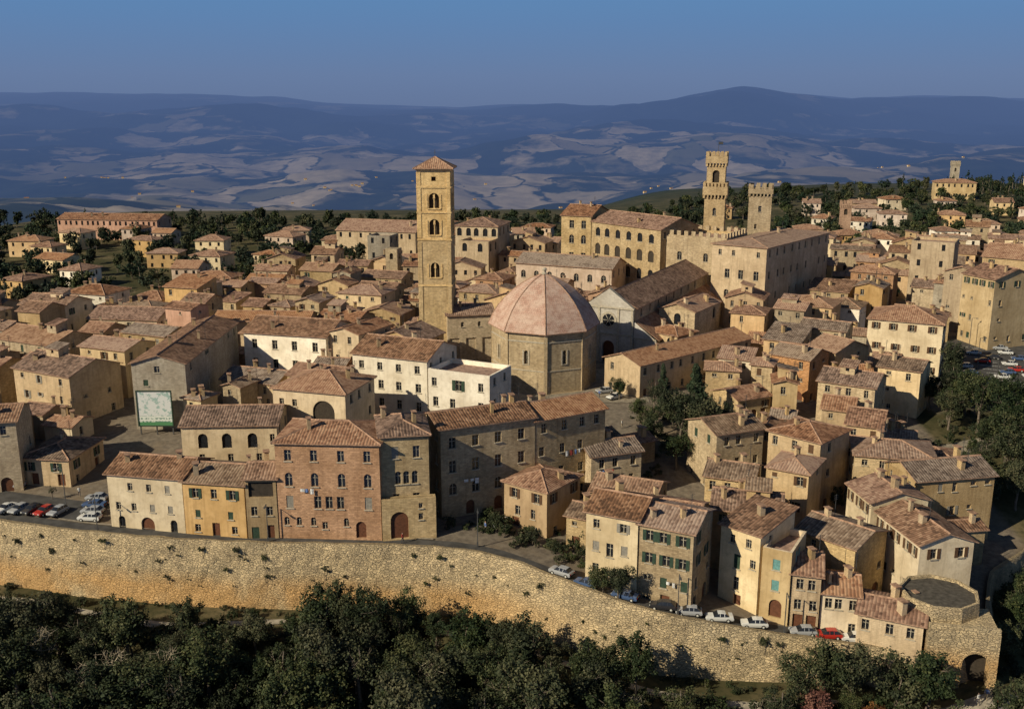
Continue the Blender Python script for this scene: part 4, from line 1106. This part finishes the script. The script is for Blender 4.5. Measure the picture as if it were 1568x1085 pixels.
# ------------------------------------------------------------------ cars
def carmat(c):
    t=NT('car_paint');t.bsdf(c,.28,None,spec=.5,Coat_Weight=.5);return t.m
PAINT=[carmat(c) for c in ((.62,.62,.59),(.40,.03,.02),(.06,.1,.2),(.35,.36,.37),(.03,.03,.035),(.5,.48,.42),(.62,.62,.59))]
TYRE=plain('tyre',(.02,.02,.02),.9);LAMP=plain('headlamp_glass',(.6,.6,.55),.2);REDL=plain('tail_lamp',(.35,.02,.02),.3)
def carmesh(kind,paint):
    mb=MB([paint,GLASS,TYRE,LAMP,REDL])
    w=.8
    if kind=='hatch': S=[(-1.95,.42,.62,.62,.66),(-1.88,.3,.78,.80,.7),(-1.1,.25,.86,.92,.72),(-.95,.25,.88,.96,.70),(-.35,.25,.9,1.36,.58),(.3,.25,.9,1.42,.58),(1.15,.25,.92,1.38,.58),(1.7,.25,.93,1.0,.66),(1.9,.3,.82,.84,.68),(1.95,.4,.6,.6,.64)]
    elif kind=='sedan': S=[(-2.05,.42,.62,.62,.66),(-1.98,.3,.76,.78,.7),(-1.1,.25,.84,.9,.72),(-.9,.25,.86,.94,.70),(-.3,.25,.88,1.34,.58),(.35,.25,.88,1.38,.58),(.85,.25,.9,1.32,.58),(1.35,.25,.92,.98,.68),(1.95,.3,.88,.92,.7),(2.05,.4,.6,.6,.64)]
    else: S=[(-1.95,.42,.7,.7,.68),(-1.88,.3,.95,.98,.74),(-1.35,.25,1.05,1.12,.74),(-.85,.25,1.08,1.75,.66),(0,.25,1.08,1.85,.68),(1.2,.25,1.08,1.85,.68),(1.85,.25,1.08,1.8,.66),(1.95,.3,1.0,1.0,.72),(1.98,.4,.6,.6,.7)]
    def sec(s):
        x,zl,zb,zt,wt=s
        return [(x,-w*.93,zl),(x,-w,(zl+zb)/2),(x,-w*.97,zb),(x,-wt,zt-.04),(x,-wt*.8,zt),(x,wt*.8,zt),(x,wt,zt-.04),(x,w*.97,zb),(x,w,(zl+zb)/2),(x,w*.93,zl)]
    for a,b in zip(S,S[1:]):
        A,B=sec(a),sec(b)
        for k in range(9):
            mi=0
            tall=(a[3]-a[2]>.15 and b[3]-b[2]>.15);screen=(abs(a[3]-b[3])>.3)
            if k in (2,6) and (tall or screen): mi=1
            if k in (3,4,5) and screen: mi=1
            mb.poly([A[k],A[k+1],B[k+1],B[k]][::-1],mi)
    mb.poly(sec(S[0])[::-1],0);mb.poly(sec(S[-1]),0)
    for s in (-1,1):
        for px in ((-.02,.06),(.62,.7)) :
            zt=1.32 if kind!='van' else 1.75;wt=.60 if kind!='van' else .69
            zb=.92 if kind!='van' else 1.1
            mb.poly([(px[0],s*(w*.97+.008),zb),(px[1],s*(w*.97+.008),zb),(px[1],s*(wt+.008),zt),(px[0],s*(wt+.008),zt)],0)
        mb.box((S[0][0]-.0,s*.5),(1,0),.05,.13,.55,.68,3);mb.box((S[-1][0],s*.55),(1,0),.04,.1,.58,.75,4)
        for wx in (-1.22,1.22):
            N=14;rr=.3
            c=[(wx+rr*cos(2*pi*i/N),.30+rr*sin(2*pi*i/N)) for i in range(N)]
            y0,y1=s*(w-.17),s*(w+.015)
            mb.poly([(a,y1,b) for a,b in c],2)
            for i in range(N):
                j=(i+1)%N;mb.poly([(c[i][0],y0,c[i][1]),(c[j][0],y0,c[j][1]),(c[j][0],y1,c[j][1]),(c[i][0],y1,c[i][1])],2)
            mb.poly([(wx+.16*cos(2*pi*i/8),s*(w+.02),.30+.16*sin(2*pi*i/8)) for i in range(8)],3)
    mb.box((S[0][0],0),(1,0),.07,.74,.33,.48,2);mb.box((S[-1][0],0),(1,0),.07,.74,.33,.48,2)
    ob=mb.obj('c');me=ob.data;bpy.data.objects.remove(ob);return me
CARS={}
def car(x,y,ang,kind='hatch',ci=0):
    k=(kind,ci)
    if k not in CARS: CARS[k]=carmesh(kind,PAINT[ci])
    ob=bpy.data.objects.new('parked_van' if kind=='van' else 'parked_car',CARS[k]);COL.objects.link(ob)
    ob.location=(x,y,ground(x,y)+.125);ob.rotation_euler=(0,0,radians(ang));ob.scale=(.9,.9,.9)
cl=[(-82,154,5,'hatch',3),(-79.4,145.8,70,'sedan',0),(-77.2,145.6,70,'hatch',3),(-75.1,145.4,72,'hatch',4),(-72.9,144.9,70,'hatch',1),(-70.8,144.8,72,'hatch',3),(-66.6,149.6,-5,'hatch',3),(-66,147.2,-5,'sedan',2),(-65.4,144.9,-5,'hatch',3),(-64.9,142.6,-5,'hatch',0),
(6.9,127.3,-35,'hatch',3),(10.2,124.6,-33,'hatch',2),(15.3,122.6,-26,'sedan',2),(20.2,121.2,-12,'hatch',4),(23.6,120.7,-8,'hatch',3),(27.6,120.3,-3,'sedan',0),(32.2,119.9,-3,'hatch',0),(38.6,119.4,-2,'hatch',3),(41.9,119.2,-2,'hatch',1),(45.3,118.9,-4,'hatch',0),(27.3,131.5,78,'van',0),
(125,245,-15,'hatch',0),(125.5,249,-15,'sedan',3),(120,241,-15,'hatch',4),(121.6,235.7,-15,'hatch',0),(116,238,-15,'hatch',1),(115.1,225.4,-15,'sedan',0),(118,229,-15,'hatch',2),(113.9,215.2,-15,'hatch',3),(94.5,208.2,80,'hatch',0),(96.6,207.2,80,'hatch',2),(98.8,206.5,80,'hatch',3),(117,245,-15,'hatch',0),(119,221,-15,'hatch',4),(110,221,70,'hatch',0),(122,226,-12,'sedan',0),(112,209,70,'hatch',0),(116.5,210,70,'sedan',2),(124,218,-12,'hatch',3),(109,229,-15,'hatch',2),(110,234,-15,'hatch',0),(104,214,70,'hatch',4),(106.5,213.5,70,'hatch',0),(121,231,-15,'hatch',1),(126,240,-15,'hatch',2),
(19.3,200.5,20,'hatch',3),(21,196.3,40,'hatch',0),(-1.5,141.0,60,'hatch',0)]
for c in cl: car(*c)

# ------------------------------------------------------------------ billboard, lamps, laundry
def billboard():
    par=empty('billboard');mb=MB([METAL,SH[1]]);x0,x1,y=-69.4,-62.8,176.4;g=ground(-66,176.4)
    for x in (x0+.3,(x0+x1)/2,x1-.3): mb.box((x,y+.3),(1,0),.1,.1,g-.5,9.4,0)
    for a,b,c,d in ((x0,x1,9.3,9.5),(x0,x1,2.6,2.8)): mb.box(((a+b)/2,y),(1,0),(b-a)/2,.12,c,d,1)
    for x in (x0+.1,x1-.1): mb.box((x,y),(1,0),.1,.118,2.8,9.3,1)
    mb.obj('frame_and_posts',par)
    t=NT('poster');uv=t.n('ShaderNodeUVMap').outputs[0];sp_=t.n('ShaderNodeSeparateXYZ');t.link(uv,sp_.inputs[0])
    n=t.noise(uv,6,5,.7);lines=t.math('SINE',t.math('MULTIPLY',sp_.outputs[1],70))
    c=t.mix(t.mapr(n,.53,.56),(.6,.62,.6),(.3,.42,.38));txt=t.math('MULTIPLY',t.math('GREATER_THAN',lines,.2),t.math('GREATER_THAN',t.noise(uv,16,1),.5))
    band=t.math('LESS_THAN',sp_.outputs[1],.28)
    c2=t.mix(txt,(.6,.64,.58),(.12,.22,.18));c=t.mix(band,c,c2);c=t.mix(t.math('LESS_THAN',sp_.outputs[1],.1),c,(.08,.22,.10));t.bsdf(c,.6)
    pm=MB([t.m]);pm.poly([(x0+.2,y-.02,2.8),(x1-.2,y-.02,2.8),(x1-.2,y-.02,9.3),(x0+.2,y-.02,9.3)],0,[(0,0),(1,0),(1,1),(0,1)]);pm.obj('poster',par)
billboard()
def lamp(x,y,h=6,ang=0):
    mb=MB([METAL,LAMP]);g=ground(x,y);d=Vector((cos(ang),sin(ang)))
    mb.box((x,y),d,.12,.12,g,g+.8,0);mb.box((x,y),d,.055,.055,g+.8,g+h,0);mb.box(Vector((x,y))+d*.6,d,.6,.035,g+h-.02,g+h+.06,0)
    mb.box(Vector((x,y))+d*1.25,d,.28,.12,g+h-.06,g+h+.08,0);mb.box(Vector((x,y))+d*1.25,d,.2,.09,g+h-.12,g+h-.063,1)
    mb.obj('street_lamp')
for a in ((-62,138.3,6,-1.5),(-35.8,135.4,6,-1.5),(-5,134,6,-1.5),(22,120,6,-1.6),(36,119,6,-1.6),(112,232,8,0),(118,250,8,0),(108,214,8,2),(-70,146,7,3)): lamp(*a)
CLOTH=[plain('cloth_white',(.65,.65,.62),.9),plain('cloth_blue',(.12,.2,.4),.9),plain('cloth_red',(.40,.08,.06),.9)]
def laundry(x0,y0,x1,y1,z):
    mb=MB(CLOTH+[METAL]);A=Vector((x0,y0));B=Vector((x1,y1));L=(B-A).length;d=(B-A)/L;u=.15
    n=Vector((d.y,-d.x))
    mb.box((A+B)/2,d,L/2,.012,z,z+.024,3)
    while u<L-.6:
        w=R.uniform(.3,.7);h=R.uniform(.4,.9);a=A+d*u;b=A+d*min(L,u+w);k=R.choice([0,0,0,1,2]);c=(a+b)/2+n*.08
        mb.poly([(a.x,a.y,z-h),(c.x,c.y,z-h+.03),(c.x,c.y,z),(a.x,a.y,z)],k);mb.poly([(c.x,c.y,z-h+.03),(b.x,b.y,z-h),(b.x,b.y,z),(c.x,c.y,z)],k);u+=w+R.uniform(.1,.5)
    mb.obj('laundry_line')
laundry(-7.5,143.9,-5,144.9,4.6);laundry(8.5,151.5,11.5,153.3,6.5);laundry(20.5,122.0,22.6,120.9,-1.4);laundry(-31,136.1,-28.6,135.96,6.2);laundry(14,151.9,17,153.0,3)

# ------------------------------------------------------------------ people
def person(x,y,ang,stride,top,bottom,seed):
    me=bpy.data.meshes.new('body')
    s=stride
    V=[(0,0,.95),(0,0,1.15),(0,0,1.40),(0,0,1.50),(0,.01,1.60),(0,.0,1.70),
       (-.10,0,.90),(-.11,s*.5,.50),(-.11,s*.9-.03,.08),(-.11,s*.9+.12,.04),
       (.10,0,.90),(.11,-s*.4,.50),(.11,-s-.05,.1),(.11,-s+.1,.04),
       (-.19,0,1.38),(-.24,-s*.3,1.12),(-.24,-s*.3+.1,.88),
       (.19,0,1.38),(.24,s*.3,1.12),(.24,s*.3+.1,.88)]
    E=[(0,1),(1,2),(2,3),(3,4),(4,5),(0,6),(6,7),(7,8),(8,9),(0,10),(10,11),(11,12),(12,13),(2,14),(14,15),(15,16),(2,17),(17,18),(18,19)]
    rad=[.14,.13,.15,.055,.095,.08,.09,.06,.04,.035,.09,.06,.04,.035,.06,.045,.03,.06,.045,.03]
    me.from_pydata(V,E,[]);ob=bpy.data.objects.new('tmp',me);COL.objects.link(ob)
    md=ob.modifiers.new('s','SKIN');md.use_smooth_shade=True
    for v,rr in zip(me.skin_vertices[0].data,rad): v.radius=(rr,rr*.85)
    me.skin_vertices[0].data[0].use_root=True
    ob.modifiers.new('u','SUBSURF').levels=1
    bpy.context.view_layer.update()
    m2=bpy.data.meshes.new_from_object(ob.evaluated_get(bpy.context.evaluated_depsgraph_get()))
    bpy.data.objects.remove(ob)
    for m in (SKIN,top,bottom,HAIR): m2.materials.append(m)
    for p in m2.polygons:
        c=p.center
        p.material_index=0
        if c.z<.93: p.material_index=2
        elif c.z<1.46 and not(abs(c.x)>.2 and c.z<.95): p.material_index=1
        if abs(c.x)>.19 and c.z<.97 and c.z>.8: p.material_index=0
        if c.z>1.68 or (c.z>1.58 and c.y<-.02): p.material_index=3
        if c.z<.09: p.material_index=3
    o=bpy.data.objects.new('person',m2);COL.objects.link(o);o.location=(x,y,ground(x,y)+.13);o.rotation_euler=(0,0,ang)
SKIN=plain('skin',(.5,.32,.23),.6);HAIR=plain('dark_hair',(.04,.03,.02),.7)
PT=[plain('shirt_white',(.7,.7,.66),.9),plain('shirt_blue',(.1,.16,.35),.9),plain('shirt_red',(.4,.06,.05),.9)];PB=[plain('trousers_dark',(.05,.05,.07),.9),plain('trousers_beige',(.35,.29,.2),.9)]
for i,(x,y,a,s) in enumerate(((57.2,108.4,.4,.2),(58.6,109.2,2.4,.25),(59.3,107.8,1,.1),(20,204,0,.2),(22.5,206,2,.15),(105,218,1,.2),(-70,151,.5,.2),(-4,139,2,.2),(-16,134.9,1.2,.15),(21,181,1,.1),(18,197,2.2,.2))):
    person(x,y,a,s,PT[i%3],PB[i%2],i)

# ------------------------------------------------------------------ light, sky, camera
ST=.05
w=bpy.data.worlds.new('World');scene.world=w;w.use_nodes=True;nt=w.node_tree;bg=nt.nodes['Background']
sky=nt.nodes.new('ShaderNodeTexSky');sky.sky_type='NISHITA';sky.sun_disc=False;sky.sun_elevation=SUN_EL
sky.sun_rotation=pi+SUN_AZ
sky.altitude=600;sky.air_density=1.0;sky.dust_density=.6;sky.ozone_density=3.0
# blue-grey autumn haze lying along the horizon, thinning upward
tc=nt.nodes.new('ShaderNodeTexCoord');sz=nt.nodes.new('ShaderNodeSeparateXYZ');nt.links.new(tc.outputs['Generated'],sz.inputs[0])
rp=nt.nodes.new('ShaderNodeValToRGB');nt.links.new(sz.outputs[2],rp.inputs[0]);e=rp.color_ramp.elements
while len(e)<4:e.new(.5)
for el,(p,c) in zip(e,((0,(.120,.178,.325)),(.03,(.130,.200,.365)),(.10,(.105,.235,.46)),(.3,(.05,.14,.34)))): el.position=p;el.color=c+(1,)
mg=nt.nodes.new('ShaderNodeVectorMath');mg.operation='SCALE';mg.inputs['Scale'].default_value=1/ST;nt.links.new(rp.outputs[0],mg.inputs[0])
rf=nt.nodes.new('ShaderNodeMapRange');nt.links.new(sz.outputs[2],rf.inputs[0])
for i,q in enumerate((.08,.5,.96,.0)): rf.inputs[i+1].default_value=q
mx=nt.nodes.new('ShaderNodeMix');mx.data_type='RGBA';nt.links.new(rf.outputs[0],mx.inputs[0]);nt.links.new(sky.outputs[0],mx.inputs[6]);nt.links.new(mg.outputs[0],mx.inputs[7])
nt.links.new(mx.outputs[2],bg.inputs[0]);bg.inputs[1].default_value=ST
sd=bpy.data.lights.new('sun','SUN');sd.energy=5.0;sd.angle=radians(.5);sd.color=(1,.88,.66)
so=bpy.data.objects.new('sun',sd);COL.objects.link(so)
tosun=Vector((-sin(SUN_AZ)*cos(SUN_EL),-cos(SUN_AZ)*cos(SUN_EL),sin(SUN_EL)))
so.rotation_euler=tosun.to_track_quat('Z','Y').to_euler()
cd=bpy.data.cameras.new('camera');cd.lens=35;cd.sensor_width=36;cd.clip_end=90000;cd.clip_start=1
co=bpy.data.objects.new('camera',cd);COL.objects.link(co);co.location=(0,0,CAMZ);co.rotation_euler=(radians(90-13.9),0,0);scene.camera=co
scene.view_settings.view_transform='Standard';scene.view_settings.look='None';scene.view_settings.exposure=0
print('fill',nfill,'occ',len(OCC))
